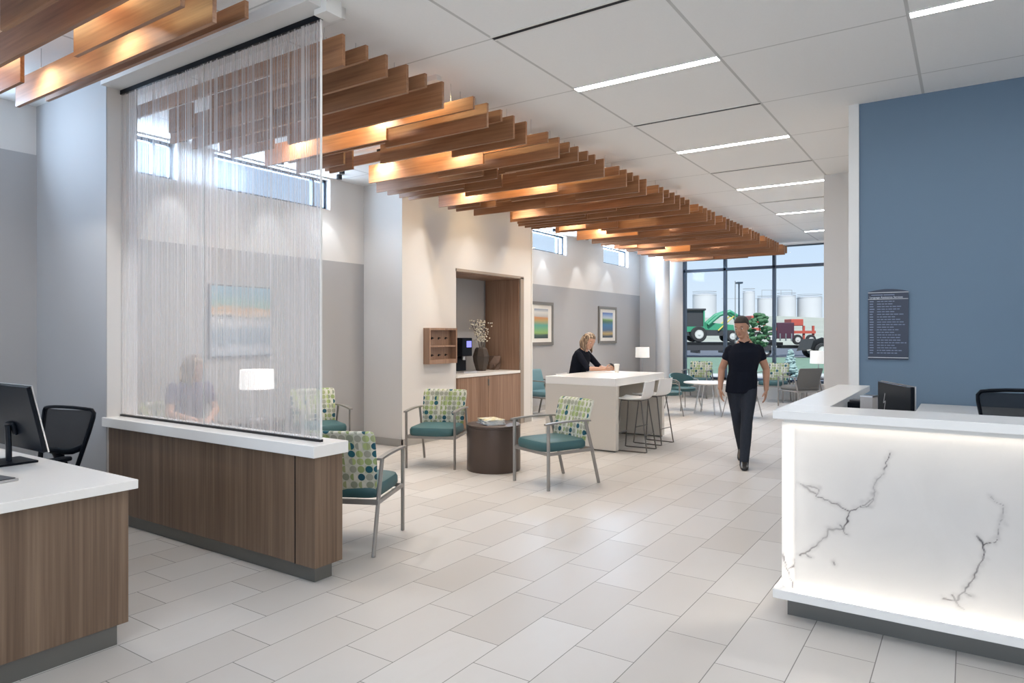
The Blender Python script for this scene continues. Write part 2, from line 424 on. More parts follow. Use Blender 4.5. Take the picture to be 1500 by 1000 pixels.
# rear wall with storefront glazing behind the camera
m = MB(); m.box(-7.3, -5.4, 0, 5.4, -5.2, .4); m.box(-7.3, -5.4, 3.2, 5.4, -5.2, ZC); m.box(-7.3, -5.4, .4, -6.6, -5.2, 3.2); m.box(4.6, -5.4, .4, 5.4, -5.2, 3.2)
struct('wall_rear', m, M['wall'])
m = MB()
for k in range(9): x = -6.6 + 1.4*k; m.box(x - .03, -5.35, .4, x + .03, -5.25, 3.2)
struct('window_7', m, M['mull'])
# header over the partition
struct('beam', rbox(-5.753, 2.70, 3.50, -3.27, 3.0, ZC), M['wall'])
struct('trim_5', rbox(-3.33, 2.80, 3.465, -3.22, 2.92, ZC), M['trim'])

# ------------------------------------------------------------------ ceiling lights and slot diffusers
def clight():
    t = thing('linear_ceiling_light', '', 'ceiling light', (0, 0, ZC), 0, 'linear ceiling lights')
    m = MB(); m.box(-.605, -.05, -.006, .605, -.04, 0); m.box(-.605, .04, -.006, .605, .05, 0)
    m.box(-.605, -.05, -.006, -.597, .05, 0); m.box(.597, -.05, -.006, .605, .05, 0)
    m.build('frame', M['trim'], t)
    rbox(-.597, -.04, -.0045, .597, .04, -.001).build('diffuser', M['led'], t)
    return t
l0 = clight(); first = True
cols = [(-2.15, 'left'), (.285, 'right')]
wn_ = ['nearest the camera', 'second from the camera', 'third from the camera', 'fourth from the camera', 'fifth from the camera', 'nearest the far window']
k = 0
for j in range(5):
    y = 5.08 + 2.41*j; lab = 'bright recessed linear light over the walkway, ' + wn_[j if j < 4 else 5]
    if first: l0.location = (-2.148, y, ZC); l0['label'] = lab; first = False
    else: dup(l0, (-2.148, y, ZC), 0, lab)
dup(l0, (.284, 5.08, ZC), 0, 'bright recessed linear light over the reception desk, before the blue wall')
for x, y, w in ((-2.148, 2.67, 'walkway, just before the picture begins'), (.284, 2.67, 'reception desk, outside the picture'), (2.71, 2.67, 'far right of the reception'), (2.71, 5.08, 'right end of the reception desk'),
                (-2.148, .26, 'floor beside the camera'), (.284, .26, 'camera'), (.284, -2.15, 'entry behind the camera'), (-2.148, -2.15, 'entry left behind the camera'), (2.71, -2.15, 'entry right behind the camera'), (2.71, .26, 'floor right of the camera'),
                (5.0 - .9, -2.15, 'entry at the right wall')):
    dup(l0, (x, y, ZC), 0, 'bright recessed linear light over the ' + w)
def slot():
    t = thing('slot_diffuser', '', 'air vent', (0, 0, ZC), 0, 'ceiling slot diffusers')
    m = MB(); m.box(-.605, -.035, -.005, .605, -.018, 0); m.box(-.605, .018, -.005, .605, .035, 0); m.build('frame', M['trim'], t)
    rbox(-.605, -.018, -.003, .605, .018, -.001).build('slot', M['black'], t)
    return t
s0 = slot(); s0.location = (-2.148, 3.875, ZC); s0['label'] = 'black slot air diffuser in the ceiling, the one nearest the camera'
for j, w in ((1, 'between the first and second walkway lights'), (2, 'between the second and third walkway lights'), (3, 'between the third and fourth walkway lights')):
    dup(s0, (-2.148, 3.875 + 2.41*j, ZC), 0, 'thin slot air diffuser ' + w)

# ------------------------------------------------------------------ cherry boards hung under the ceiling
XR, XL, ZT = -3.30, -5.95, 3.42
YS = [3.01, 3.212, 3.395, 3.602, 3.801, 3.996, 4.383, 4.572, 4.773, 4.963, 5.164, 5.54, 5.754, 5.958, 6.144, 6.353, 6.525, 6.738, 7.122, 7.32, 7.502, 7.682, 7.909,
      8.314, 8.469, 8.674, 8.876, 9.085, 9.275, 9.472]
DR = [.2, .1, .15, .2, .1, .2, .1, .2, .1, .2, .2, .1, .2, .1, .15, .1, .1, .2, .1, .2, .1, .2, .2, .1, .2, .1, .15, .2, .1, .2]
y = 9.86
for cnt in (5, 7, 5, 7, 4):
    for q in range(cnt):
        YS.append(round(y, 3)); DR.append(.1 if q == 0 else random.choice([.2, .2, .1, .15])); y += .197
    y += .19
YS[-1] = min(YS[-1], 15.5)
SPLIT = {6: (-4.25, -4.21, .2), 7: (-4.45, -4.40, .15), 8: (-4.4, -5.22, .2), 5: (-5.1, -5.3, .2), 3: (-5.2, -5.2, .2), 10: (-4.15, -4.2, .1), 9: (-4.9, -5.3, .2), 13: (-4.2, -4.355, .2), 20: (-4.4, -5.27, .2), 14: (-4.2, -4.3, .2),
         17: (-5.2, -5.35, .1), 16: (-4.3, -4.5, .2), 18: (-4.0, -4.1, .2)}
hang = MB().cyl((0, 0, 0), (0, 0, .155), .0025, n=6).cyl((0, 0, -.01), (0, 0, .012), .009, n=8)
hang_me = None
def board(x0, x1, y, d, label, grp):
    global hang_me
    jx = random.uniform(0, 30)
    xc = (x0 + x1)/2
    o = MB().box(x0 - xc, -.0125, -d, x1 - xc, .0125, 0).build('wood_baffle', M['cherry'], None, loc=(xc, y, ZT))
    tag(o, label, 'wood baffle', grp, 'thing')
    for s in (-1, 1):
        x = s*((x1 - x0)/2 - min(.4, (x1 - x0)*.25))
        if hang_me is None:
            h = hang.build('hanger', M['silver'], o); hang_me = h.data
        else:
            h = bpy.data.objects.new('hanger', hang_me); COL.objects.link(h); h.parent = o
        h.location = (x, 0, -.003)
    return o
G1 = 'cherry boards hung beyond the glass partition'; G0 = 'cherry boards hung before the glass partition'
for i, (y, d) in enumerate(zip(YS, DR)):
    w = ordw(i + 1)
    dw = {.1: 'shallow', .15: 'medium', .2: 'deep'}
    if i in SPLIT: a, b, dl = SPLIT[i]
    else:
        a = random.uniform(-5.2, -4.0); b = a - random.choice([0.0, 0.0, .25, .5]); dl = random.choice([.2, .2, .1]) if d > .1 else .2
    dl = dl
    xl = XL + random.choice([0, 0, 0, .12, .3])
    board(a, XR, y, d, '%s cherry board, walkway end, in the %s row beyond the glass partition' % (dw[d], w), G1)
    b = min(b, a)
    if b - xl > .3: board(xl, b - .004, y, dl, '%s cherry board, wall end, in the %s row beyond the glass partition' % (dw[dl], w), G1)
near = [(2.40, -5.95, -3.43, .1), (2.20, -5.95, -3.43, .2), (2.0, -5.95, -5.33, .2), (2.0, -4.57, -3.40, .2), (1.8, -5.95, -3.30, .2), (1.6, -4.52, -3.30, .2), (1.6, -5.95, -4.9, .15), (1.4, -5.95, -3.3, .2), (1.0, -5.95, -3.3, .15), (.8, -5.95, -3.3, .2), (.6, -5.95, -3.3, .15)]
nl = ['shallow cherry board nearest the glass partition on the desk side', 'long deep cherry board second from the glass partition on the desk side', 'short cherry board at the left frame edge by the high window',
      'short bright cherry board hung from a visible hanger over the desk', 'warmly lit cherry board over the monitor, fourth row before the partition', 'dark cherry board in the top left corner',
      'cherry board at the wall in the row beside the top left corner', 'cherry board in the sixth row before the glass partition', 'cherry board over the staff desk, seventh row', 'cherry board over the staff desk, eighth row', 'cherry board over the staff desk, ninth row']
for (y, a, b, d), l in zip(near, nl): board(a, b, y, d, l, G0)

# can spots above the boards, several added only to brighten the bay
can = MB().cyl((0, 0, -.06), (0, 0, 0), .035, n=16)
can0 = None
def spot(x, y, tx, ty, power, size=.75, col=(1, .72, .38), blend=.5, label='small black can spotlight hidden above the boards'):
    global can0
    if can0 is None: o = can.build('can_spotlight', M['blackmetal'], None, smooth=True); can0 = o.data
    else: o = bpy.data.objects.new('can_spotlight', can0); COL.objects.link(o)
    o.location = (x, y, ZC)
    tag(o, label, 'spotlight', 'can spotlights above the boards')
    L = bpy.data.lights.new('spot', 'SPOT'); L.energy = power; L.spot_size = size; L.spot_blend = blend; L.color = col; L.shadow_soft_size = .025
    lo = bpy.data.objects.new('spot_lamp', L); COL.objects.link(lo); lo.location = (x, y, ZC - .065)
    dr = V((tx - x, ty - y, 0 - ZC)); lo.rotation_euler = dr.to_track_quat('-Z', 'Y').to_euler()
gaps = [1.9, 4.19, 5.35, 6.93, 8.11, 9.67, 10.85, 12.4, 13.6, 15.1]

# ------------------------------------------------------------------ partition
pw = thing('low_partition', 'low walnut partition with dark toe kick below the glass screen', 'partition', (0, 0, 0)); pw['kind'] = 'thing'
PX0, PX1, PY0, PY1 = -5.75, -3.27, 2.755, 2.97
rbox(PX0, PY0 + .006, .10, -3.285, PY1, .772).build('body', M['walnut'], pw, bevel=.002)
rbox(-3.45, PY0, .10, PX1, PY1 + .003, .772).build('end_panel', M['walnut'], pw, bevel=.002)
rbox(-3.458, PY0 - .0005, .10, -3.452, PY0 + .01, .772).build('reveal_joint', M['black'], pw)
rbox(PX0, PY0 + .04, 0, PX1 - .05, PY1 - .04, .10).build('toe_kick', M['toe'], pw)
tag(rbox(-5.79, 2.725, .772, -3.245, 3.0, .846).build('stone_cap', M['white'], None, bevel=.004), 'thick white quartz cap on the walnut partition under the glass', 'countertop')
GY = 2.862
gp = thing('glass_screen', 'tall resin glass screen with fine vertical threads on the partition', 'glass screen', (0, GY, 0))
rbox(-5.753, -.006, .852, -4.600, .006, 3.485).build('glass_panel', M['resin'], gp)
rbox(-4.592, -.006, .852, -3.343, .006, 3.485).build('glass_panel', M['resin'], gp)
rbox(-5.753, -.012, 3.465, -3.335, .012, 3.50).build('top_channel', M['black'], gp)
rbox(-5.753, -.012, .846, -3.335, .012, .862).build('bottom_channel', M['blackmetal'], gp)
rbox(-3.343, -.007, .86, -3.337, .007, 3.47).build('polished_edge', M['trim'], gp)
rbox(-4.600, -.004, .86, -4.592, .004, 3.47).build('clear_joint', M['trim'], gp)

# ------------------------------------------------------------------ staff desk, bottom left
sd = thing('staff_desk', 'walnut staff desk with white top carrying the monitor and keyboard', 'desk', (0, 0, 0))
rbox(-5.3, -.3, .10, -3.44, 1.745, .75).build('body', M['walnut'], sd, bevel=.002)
rbox(-5.25, -.25, 0, -3.46, 1.70, .10).build('toe_kick', M['toe'], sd)
rbox(-5.9, -.35, .755, -3.405, 1.775, .80).build('desktop', M['white'], sd, bevel=.003)

def monitor(name, label, loc, rz, w=.53, h=.32, zb=.1, tilt=0, logo=False):
    t = thing(name, label, 'monitor', loc, rz)
    R = Matrix.Translation((0, 0, zb + h/2)) @ Matrix.Rotation(tilt, 4, 'X')
    MB().box(-w/2, -.012, -h/2, w/2, .008, h/2, R).build('back_shell', M['black'], t, bevel=.004)
    MB().box(-w/2 - .004, .0085, -h/2 - .004, w/2 + .004, .016, h/2 + .004, R).build('bezel', M['silver'], t)
    MB().box(-w/2 + .01, .0162, -h/2 + .01, w/2 - .01, .018, h/2 - .01, R).build('screen', M['dark'], t)
    MB().box(-.05, -.028, -.10, .05, -.0125, -.03, R).build('hinge_block', M['black'], t, bevel=.004)
    MB().tube([(0, -.02, .012), (0, -.02, zb), (0, -.026 + .0*tilt, zb + h/2 - .05)], [(.03, .012)]*3, 8).build('stand_post', M['black'], t)
    rbox(-.12, -.14, 0, .12, .08, .012)  .build('stand_base', M['black'], t, bevel=.003)
    if logo:
        MBq = MB(); 
        z0 = 0.0
        for (x0, za, x1, zb2, wd) in ((-.135, .085, -.16, .02, .006), (-.165, .022, -.125, .034, .005), (-.128, .034, -.155, -.045, .006)):
            n_ = V((x1 - x0, 0, zb2 - za)).normalized(); p = V((n_.z, 0, -n_.x))*wd
            a, b = V((x0, -.0132, za)), V((x1, -.0132, zb2))
            MBq.add([R @ (a - p), R @ (a + p), R @ (b + p), R @ (b - p)], [(0, 1, 2, 3)])
        MBq.build('logo', M['silver'], t, label='pale slanted emblem strokes')
    return t
monitor('computer_monitor', 'black monitor seen from behind on the walnut staff desk', (-4.44, 1.62, .80), 0, w=.62, h=.365, zb=.075, tilt=.22)
kb = thing('keyboard', 'thin dark keyboard lying on the white staff desk', 'keyboard', (-4.05, 1.34, .80), .12)
rbox(-.2, -.07, 0, .2, .07, .012).build('case', M['silver'], kb, bevel=.003)
rbox(-.19, -.06, .0121, .19, .06, .016).build('keys', M['dark'], kb)

def office_chair(label, loc, rz):
    t = thing('office_chair', label, 'office chair', loc, rz, 'black mesh office chairs')
    # faces -Y; back at +Y
    m = MB(); m.ell((0, 0, .47), .25, .24, .045); m.build('seat', M['black'], t, smooth=True)
    def bp(u, z): return V((u*(.235 - .05*max(0, (.72 - z))/.3), .24 + .10*(z - .5) - .06*(1 - abs(u)**2)*0, z))
    def bk(x, z): return V((x, .27 + .16*(z - .6) - .05*(1 - (x/.25)**2), z))
    up = [bk(x, z) for x, z in ((-.170, .50), (-.185, .60), (-.205, .70), (-.228, .82), (-.243, .92), (-.243, .955), (-.225, .978), (-.18, .985), (-.09, .992), (0, .994), (.09, .992), (.18, .985), (.225, .978), (.243, .955), (.243, .92), (.228, .82), (.205, .70), (.185, .60), (.170, .50))]
    MB().tube(up, [(.012, .019)]*len(up), 8).build('back_frame', M['black'], t, smooth=True)
    m = MB(); rows = []
    for z in (.70, .76, .82, .88, .94, .975):
        w_ = .205 + (z - .70)*.175 if z < .96 else .215
        rows.append([bk(-w_ + 2*w_*k/10, z) for k in range(11)])
    vs_ = [p for r in rows for p in r]
    me = m.add(vs_, [(a*11 + b, a*11 + b + 1, a*11 + b + 12, a*11 + b + 11) for a in range(5) for b in range(10)]).build('mesh_back', M['mesh'], t, smooth=True)
    sl = me.modifiers.new('solid', 'SOLIDIFY'); sl.thickness = .003
    MB().tube([bk(-.205, .72), bk(-.13, .69), bk(-.06, .685), bk(0, .69), bk(.06, .685), bk(.13, .69), bk(.205, .72)], [(.012, .022)]*7, 8).build('back_cross_brace', M['black'], t, smooth=True)
    MB().tube([(0, .2, .42), (0, .31, .46), (0, .27, .60), (0, .235, .68)], [(.05, .03), (.05, .03), (.055, .02), (.06, .015)], 10).build('back_support', M['black'], t, smooth=True)
    MB().cyl((0, 0, .10), (0, 0, .43), .028).build('gas_column', M['dark'], t, smooth=True)
    for k in range(5):
        a = 2*PI*k/5 + .3
        e = V((.30*math.cos(a), .30*math.sin(a), .075))
        lg = MB().tube([(0, 0, .11), e], [(.03, .02), (.018, .014)], 8).build('base_arm', M['black'], t, smooth=True)
        MB().cyl(e + V((-.012, 0, -.047)), e + V((.012, 0, -.047)), .028, n=14).build('caster', M['black'], lg, smooth=True)
    for s in (-1, 1):
        MB().tube([(s*.2, .05, .45), (s*.28, .05, .46), (s*.28, .03, .66)], .015, 8).build('armrest_post', M['dark'], t, smooth=True)
        rbox(s*.28 - .035, -.13, .66, s*.28 + .035, .11, .69).build('armrest', M['black'], t, bevel=.01)
    return t
office_chair('black mesh office chair behind the staff desk monitor', (-5.31, 2.0, 0), .25)
oc2 = office_chair('black mesh office chair behind the white marble reception desk', (.36, 5.62, 0), .15)

oc2.scale = (1.06, 1.06, 1.13)
# ------------------------------------------------------------------ reception desk
rd = thing('reception_desk', 'L-shaped white reception desk with glowing veined marble front', 'reception desk', (0, 0, 0))
RX0, RX1 = -.835, 4.2
rbox(-.815, 3.90, 0, RX1, 4.0, .112).build('toe_kick', M['toe'], rd)
rbox(-.815, 4.0, 0, -.72, 5.95, .112).build('toe_kick', M['toe'], rd)
m = MB(); m.box(-.87, 3.80, .112, RX1, 4.05, .16); m.box(-.87, 4.05, .112, -.62, 6.0, .16); m.build('bottom_ledge', M['white'], rd, bevel=.003)
m = MB(); m.box(-.87, 3.80, 1.065, RX1, 4.17, 1.11); m.box(-.87, 4.17, 1.065, -.645, 6.02, 1.11); m.build('counter_top', M['white'], rd, bevel=.003)
rbox(-.82, 3.835, 1.045, RX1, 4.1, 1.064).build('under_rail', M['trim'], rd)
rbox(-.83, 3.97, .16, RX1, 4.10, 1.045).build('inner_wall', M['base'], rd)
rbox(-.83, 4.10, .16, -.70, 5.98, 1.064).build('side_wall', M['white'], rd)
# marble panel with veins
veins = [[(1172, 710), (1190, 712), (1200, 716), (1195, 727), (1215, 733), (1245, 750), (1272, 740), (1280, 722), (1280, 712), (1293, 692), (1300, 677), (1307, 662)],
         [(1175, 814), (1183, 806), (1195, 797), (1208, 787), (1213, 778), (1237, 774), (1241, 760), (1245, 750)],
         [(1380, 875), (1400, 882), (1409, 868), (1419, 857), (1432, 836), (1440, 815), (1442, 800), (1432, 786)], [(1442, 800), (1460, 788), (1467, 775), (1470, 752), (1468, 738), (1452, 727)],
         [(1177, 710), (1186, 720), (1195, 722)], [(1395, 872), (1403, 888), (1412, 892)], [(1410, 866), (1424, 872)], [(1221, 822), (1224, 826)], [(1262, 742), (1275, 730)], [(1232, 768), (1240, 782)], [(1180, 812), (1186, 818)]]
vw = [1, 1.15, 1.3, .6, 1.5, 1.2, .8, 1.2, .9, 1.2, .9]
PYM = 3.84
pv = [[(on_y(px, PYM), z_at(on_y(px, PYM), PYM, py)) for px, py in v] for v in veins]
corner_v = [[(-.833, .33), (-.815, .275), (-.80, .245), (-.775, .29), (-.76, .33)], [(-.80, .245), (-.79, .20), (-.79, .165)]]
def seg_d(x, z, a, b):
    ax, az = a; bx, bz = b; dx, dz = bx - ax, bz - az; L = dx*dx + dz*dz
    t = max(0, min(1, ((x - ax)*dx + (z - az)*dz)/L)) if L else 0
    return math.hypot(x - ax - t*dx, z - az - t*dz)
def panel_grid(x0, x1, z0, z1, y, step, lists, ws, thick=.012):
    nx = int((x1 - x0)/step); nz = int((z1 - z0)/step); vs = []; val = []
    for j in range(nz + 1):
        for i in range(nx + 1):
            x = x0 + (x1 - x0)*i/nx; z = z0 + (z1 - z0)*j/nz; vs.append((x, y, z))
            q = V((x*14, 0, z*14)); jx = noise.noise(q)*.016 + noise.noise(q*3.1)*.008; jz = noise.noise(q + V((9, 9, 9)))*.016 + noise.noise(q*3.1 + V((5, 1, 2)))*.008
            best = 0
            for L, w in zip(lists, ws):
                xs = [p[0] for p in L]; zs = [p[1] for p in L]
                if x < min(xs) - .06 or x > max(xs) + .06 or z < min(zs) - .06 or z > max(zs) + .06: continue
                d = min(seg_d(x + jx, z + jz, L[k], L[k + 1]) for k in range(len(L) - 1))
                thr = .0044*w*(.65 + .9*abs(noise.noise(V((x*9, 3, z*9)))))
                core = max(0, 1 - d/thr)**.6 if d < thr else 0
                halo = .34*math.exp(-(d/.014)**2)*(.3 + .9*abs(noise.noise(V((x*30, 1, z*30)))))
                best = max(best, core*1.0*(.5 + .65*min(1, 1.6*abs(noise.noise(V((x*6, 7, z*6))) + .35))), halo)
            val.append(best)
    fs = [(j*(nx + 1) + i, j*(nx + 1) + i + 1, (j + 1)*(nx + 1) + i + 1, (j + 1)*(nx + 1) + i) for j in range(nz) for i in range(nx)]
    m = MB(); m.add(vs, fs); b = len(vs)
    cs = [0, nx, (nz + 1)*(nx + 1) - 1, nz*(nx + 1)]
    m.add([vs[c] for c in cs] + [(vs[c][0], y + thick, vs[c][2]) for c in cs], [(7, 6, 5, 4), (0, 4, 5, 1), (1, 5, 6, 2), (2, 6, 7, 3), (3, 7, 4, 0)])
    return m, val
m, val = panel_grid(-.765, .45, .19, 1.045, PYM, .0045, pv, vw)
o = m.build('marble_panel', M['marble'], rd, label='white backlit marble panel with dark grey veins')
a = o.data.attributes.new('vein', 'FLOAT', 'POINT')
for i, v_ in enumerate(val): a.data[i].value = v_
m, val = panel_grid(-.835, -.768, .162, 1.045, PYM + .015, .006, corner_v, [1.2, 1.2], .008)
o = m.build('corner_strip', M['marble'], rd); a = o.data.attributes.new('vein', 'FLOAT', 'POINT')
for i, v_ in enumerate(val): a.data[i].value = v_
m, val = panel_grid(.454, RX1, .19, 1.045, PYM, .1, [], [])
m.build('marble_panel', M['marble'], rd)
# LED strips in the cavity behind the panel
ledm = emis('warm_led_tape', (1, .93, .82), 84)
m = MB(); m.box(-.76, 3.875, .165, RX1 - .05, 3.885, .185); m.build('led_strip', ledm, rd)
m = MB(); m.box(-.76, 3.875, 1.028, RX1 - .05, 3.885, 1.042); m.build('led_strip', emis('warm_led_tape_top', (1, .92, .80), 20), rd)
m = MB(); m.box(-.815, 3.89, .17, -.795, 3.90, 1.04); m.build('led_strip', emis('warm_led_tape_side', (1, .95, .88), 60), rd)
# inner work surface
tag(rbox(-.69, 4.12, .72, 4.2, 4.75, .76).build('work_surface', M['white'], None, bevel=.003), 'white inner work surface behind the marble reception front', 'desk')
tag(rbox(-.69, 4.76, .72, -.02, 5.98, .76).build('side_work_surface', M['white'], None, bevel=.003), 'white side work surface holding the reception monitor', 'desk')
for nm, (x0, y0_, x1, y1_) in {'cabinet': (-.69, 4.3, -.1, 5.9)}.items():
    cb = thing('pedestal_cabinet', 'grey pedestal under the reception side work surface', 'cabinet')
    rbox(-.66, 4.9, 0, -.2, 5.9, .72).build('body', M['dark'], cb); 
    for k in range(3):
        d_ = rbox(-.2, 4.95, .06 + k*.22, -.185, 5.85, .26 + k*.22).build('drawer', M['greyfab'], cb)
        rbox(-.185, 5.3, .15 + k*.22, -.17, 5.5, .165 + k*.22).build('handle', M['silver'], d_)
cb = thing('support_panel', 'support panel under the reception work surface', 'panel'); rbox(1.6, 4.3, 0, 1.64, 4.7, .72).build('panel', M['trim'], cb); rbox(1.55, 4.28, 0, 1.69, 4.72, .02).build('foot', M['toe'], cb)
monitor('reception_monitor', 'black monitor with pale emblem on its back at the reception desk', (-.385, 4.93, .76), -1.14, w=.53, h=.31, zb=.13, tilt=.0, logo=True)
bc = thing('credenza', 'long off-white credenza along the blue wall', 'credenza')
rbox(-.3, 6.15, .08, 4.6, 6.79, .88).build('body', M['trim'], bc); rbox(-.28, 6.2, 0, 4.58, 6.79, .08).build('toe_kick', M['toe'], bc); rbox(-.34, 6.1, .88, 4.6, 6.80, .92).build('countertop', M['white'], bc, bevel=.003)
for k in range(6): 
    d_ = rbox(-.28 + k*.8, 6.13, .1, .48 + k*.8, 6.149, .87).build('door', M['trim'], bc, bevel=.003)
    rbox(.40 + k*.8, 6.115, .6, .415 + k*.8, 6.129, .75).build('handle', M['silver'], d_)
bx = thing('phone_stand', 'small grey upright box beside the reception monitor', 'desk box', (-.50, 4.62, .76), -.2)
rbox(-.035, -.05, 0, .035, .05, .378).build('box', plain('warm_grey_plastic', (.36, .34, .33), .5), bx, bevel=.004)
rbox(-.036, -.051, .379, .036, .051, .386).build('lid', M['silver'], bx)
wc = thing('receipt_printer', 'small black printer half hidden behind the reception counter corner', 'printer', (-.57, 4.83, .76), -.1)
rbox(-.06, -.08, 0, .06, .08, .33).build('body', M['black'], wc, bevel=.008)
rbox(-.05, -.07, .331, .05, .03, .342).build('lid', M['dark'], wc, bevel=.003)
rbox(-.04, .045, .331, .04, .06, .336).build('paper_slot', M['silver'], wc)

# ------------------------------------------------------------------ sign on the blue wall
sg = thing('wall_sign', 'navy language services sign with rows of small text on the blue wall', 'sign', (-.587, 6.81, 0))
ytop = 1.885; 
pts = []
m = MB()
for k in range(13):
    x = -.155 + .31*k/12; pts.append((x, 1.885 + .022*(1 - (x/.155)**2)))
ring0 = [(-.155, 0, 1.29), (.155, 0, 1.29)] + [(x, 0, z) for x, z in reversed(pts)]
MB().loft([[(x, -.018, z) for x, _, z in ring0], [(x, -.002, z) for x, _, z in ring0]]).build('panel', M['sign'], sg)
for za, zb in ((1.875, 1.880), (1.818, 1.822), (1.305, 1.310)): rbox(-.155, -.021, za, .155, -.018, zb).build('rule', M['signbar'], sg)
def text(s, size, loc, mat, parent, rot=(PI/2, 0, 0), align='LEFT', name='lettering', ext=.0008):
    c = bpy.data.curves.new(name, 'FONT'); c.body = s; c.size = size; c.align_x = align; c.extrude = ext; c.materials.append(mat)
    o = bpy.data.objects.new(name, c); COL.objects.link(o)
    me = bpy.data.meshes.new_from_object(o); bpy.data.objects.remove(o); o = bpy.data.objects.new(name, me); COL.objects.link(o); o.location = loc; o.rotation_euler = rot; o.parent = parent; return o
tt = text('Language Assistance Services', .0235, (-.143, -.0188, 1.828), M['signtxt'], sg)
tt.scale = (.93, 1, 1)
m = MB(); m.box(-.13, -.0186, 1.853, -.04, -.0181, 1.860); m.box(-.034, -.0186, 1.853, .05, -.0181, 1.860); m.build('lettering', M['signdim'], sg)
rows = ['Spanish', 'Hmong', 'Somali', 'Vietnamese', 'Russian', 'Lao', 'Oromo', 'Karen', 'Chinese', 'Arabic', 'French', 'Khmer', 'German', 'Korean', 'Tagalog', 'Amharic', 'Hindi', 'Polish', 'Swahili', 'Nepali', 'Thai']
rng = random.Random(3)
for k, w in enumerate(rows):
    z = 1.795 - k*.0226
    m = MB(); x = -.143 + .058; m.box(-.143, -.0186, z, -.143 + .018 + .0025*len(w)*.8, -.0181, z + .009)
    end = rng.uniform(.03, .135)
    while x < end:
        wl = rng.uniform(.012, .035); m.box(x, -.0186, z + .001, min(x + wl, .14), -.0181, z + .008); x += wl + .006
    m.build('lettering', M['signdim'], sg)

# ------------------------------------------------------------------ arm chairs
def arm_chair(back, seat, label, loc, rz, group):
    t = thing('arm_chair', label, 'chair', loc, rz, group)
    W = .283
    for s in (-1, 1):
        MB().tube([(s*W, -.32, 0), (s*W, -.32, .64)], [(.014, .019)]*2, 10).build('leg', M['frame'], t, smooth=True)
        MB().tube([(s*W, .33, 0), (s*W, .235, .36), (s*W, .15, .645)], [(.014, .019)]*3, 10).build('leg', M['frame'], t, smooth=True)
        m = MB(); n = 10; rings = []
        for k in range(n + 1):
            y = -.36 + .57*k/n; z = .652 - .018*(abs(k/n - .55)*1.6)**2; w = .024 - .004*abs(2*k/n - 1)
            rings.append([(s*W - w, y, z - .008), (s*W + w, y, z - .008), (s*W + w*.9, y, z + .008), (s*W - w*.9, y, z + .008)])
        m.loft(rings).build('armrest', M['frame'], t, smooth=True)
    m = MB(); m.box(-W, -.33, .335, W, -.31, .365); m.box(-W - .01, -.32, .335, -W + .012, .26, .365); m.box(W - .012, -.32, .335, W + .01, .26, .365); m.box(-W, .235, .335, W, .26, .37)
    m.build('seat_frame', M['frame'], t, bevel=.004)
    # seat cushion: rounded slab bowed at the front
    m = MB(); rings = []
    for z, ins in ((.366, .012), (.385, 0), (.43, 0), (.452, .012), (.458, .03)):
        r = []
        for k in range(28):
            a = 2*PI*k/28; cx, cy = math.cos(a), math.sin(a)
            x = math.copysign(abs(cx)**.28, cx)*(.268 - ins); y = math.copysign(abs(cy)**.28, cy)*(.265 - ins) - .055
            if cy < 0: y -= .025*(1 - (x/.27)**2)
            r.append((x, y, z + (.006 if z > .44 else 0)*(1 - (x/.27)**2)))
        rings.append(r)
    m.loft(rings).build('seat', seat, t, smooth=True)
    m = MB(); rings = []
    prof = [(.38, .165, .24), (.40, .165, .247), (.60, .20, .262), (.80, .262, .27), (.835, .275, .262), (.845, .28, .245)]
    for z, y, w in prof:
        th = .022 if z not in (.38, .845) else .012
        r = []
        for k in range(24):
            a = 2*PI*k/24; cx, cy = math.cos(a), math.sin(a)
            x = math.copysign(abs(cx)**.3, cx)*w; yy = y + math.copysign(abs(cy)**.5, cy)*th + .02*(1 - (x/w)**2)
            r.append((x, yy, z))
        rings.append(r)
    m.loft(rings).build('backrest', back, t, smooth=True)
    return t
GC = 'patterned arm chairs with teal seats'
def rz_of(fx, fy): return math.atan2(fx, -fy)      # local -Y -> (fx, fy)
def place_front(l, r, depth=.32):
    """root of a chair whose two front feet (as seen by the sitter's view: l=one, r=other) are known"""
    pass
A = arm_chair(M['print'], M['teal'], 'patterned arm chair seen from behind, against the end of the walnut partition', (0, 0, 0), 0, GC)
# rear right foot (-3.407,3.383), front right foot (-3.662,3.922)
F = V((-.255, .539)).normalized(); R_ = V((F.y, -F.x))                     # sitter's right
rearR = V((-3.36, 3.33)); ctr = rearR + F*.33 - R_*.283
A.location = (ctr.x, ctr.y, 0); A.rotation_euler.z = rz_of(F.x, F.y)
# second: front feet (-5.291,5.744),(-4.75,5.966)
F = V((.386, -.923)); mid = V((-5.02, 5.855)); c = mid - F*.32
B_ = dup(A, (c.x, c.y, 0), rz_of(F.x, F.y), 'patterned arm chair between the wall organiser and the brown drum table', GC)
w2 = V((.52, -.202)).normalized(); F = V((w2.y, -w2.x)); mid = V((-3.63, 5.765)); c = mid - F*.32
dup(A, (c.x, c.y, 0), rz_of(F.x, F.y), 'patterned arm chair on the walkway side of the drum table, before the white bar', GC)
dup(A, (-6.43, 5.47, 0), rz_of(.9, -.43), 'patterned arm chair partly behind the glass, beside the lit lamp', GC)
dup(A, (-6.38, 3.72, 0), rz_of(1, -.05), 'arm chair the woman behind the glass sits in', GC)
x1, x2 = on_y(1021, 15.9), on_y(1132, 15.9)
C2 = arm_chair(M['print2'], M['teal'], 'patterned arm chair under the far window, left of the walking man', (x1, 16.0, 0), 0.05, 'patterned chairs at the far window')
dup(C2, (x2, 16.0, 0), -.05, 'patterned arm chair under the far window, right of the walking man')
arm_chair(M['teal2'], M['teal2'], 'plain teal arm chair against the grey wall behind the bar', (-6.55, 10.85, 0), rz_of(1, -.1), None)
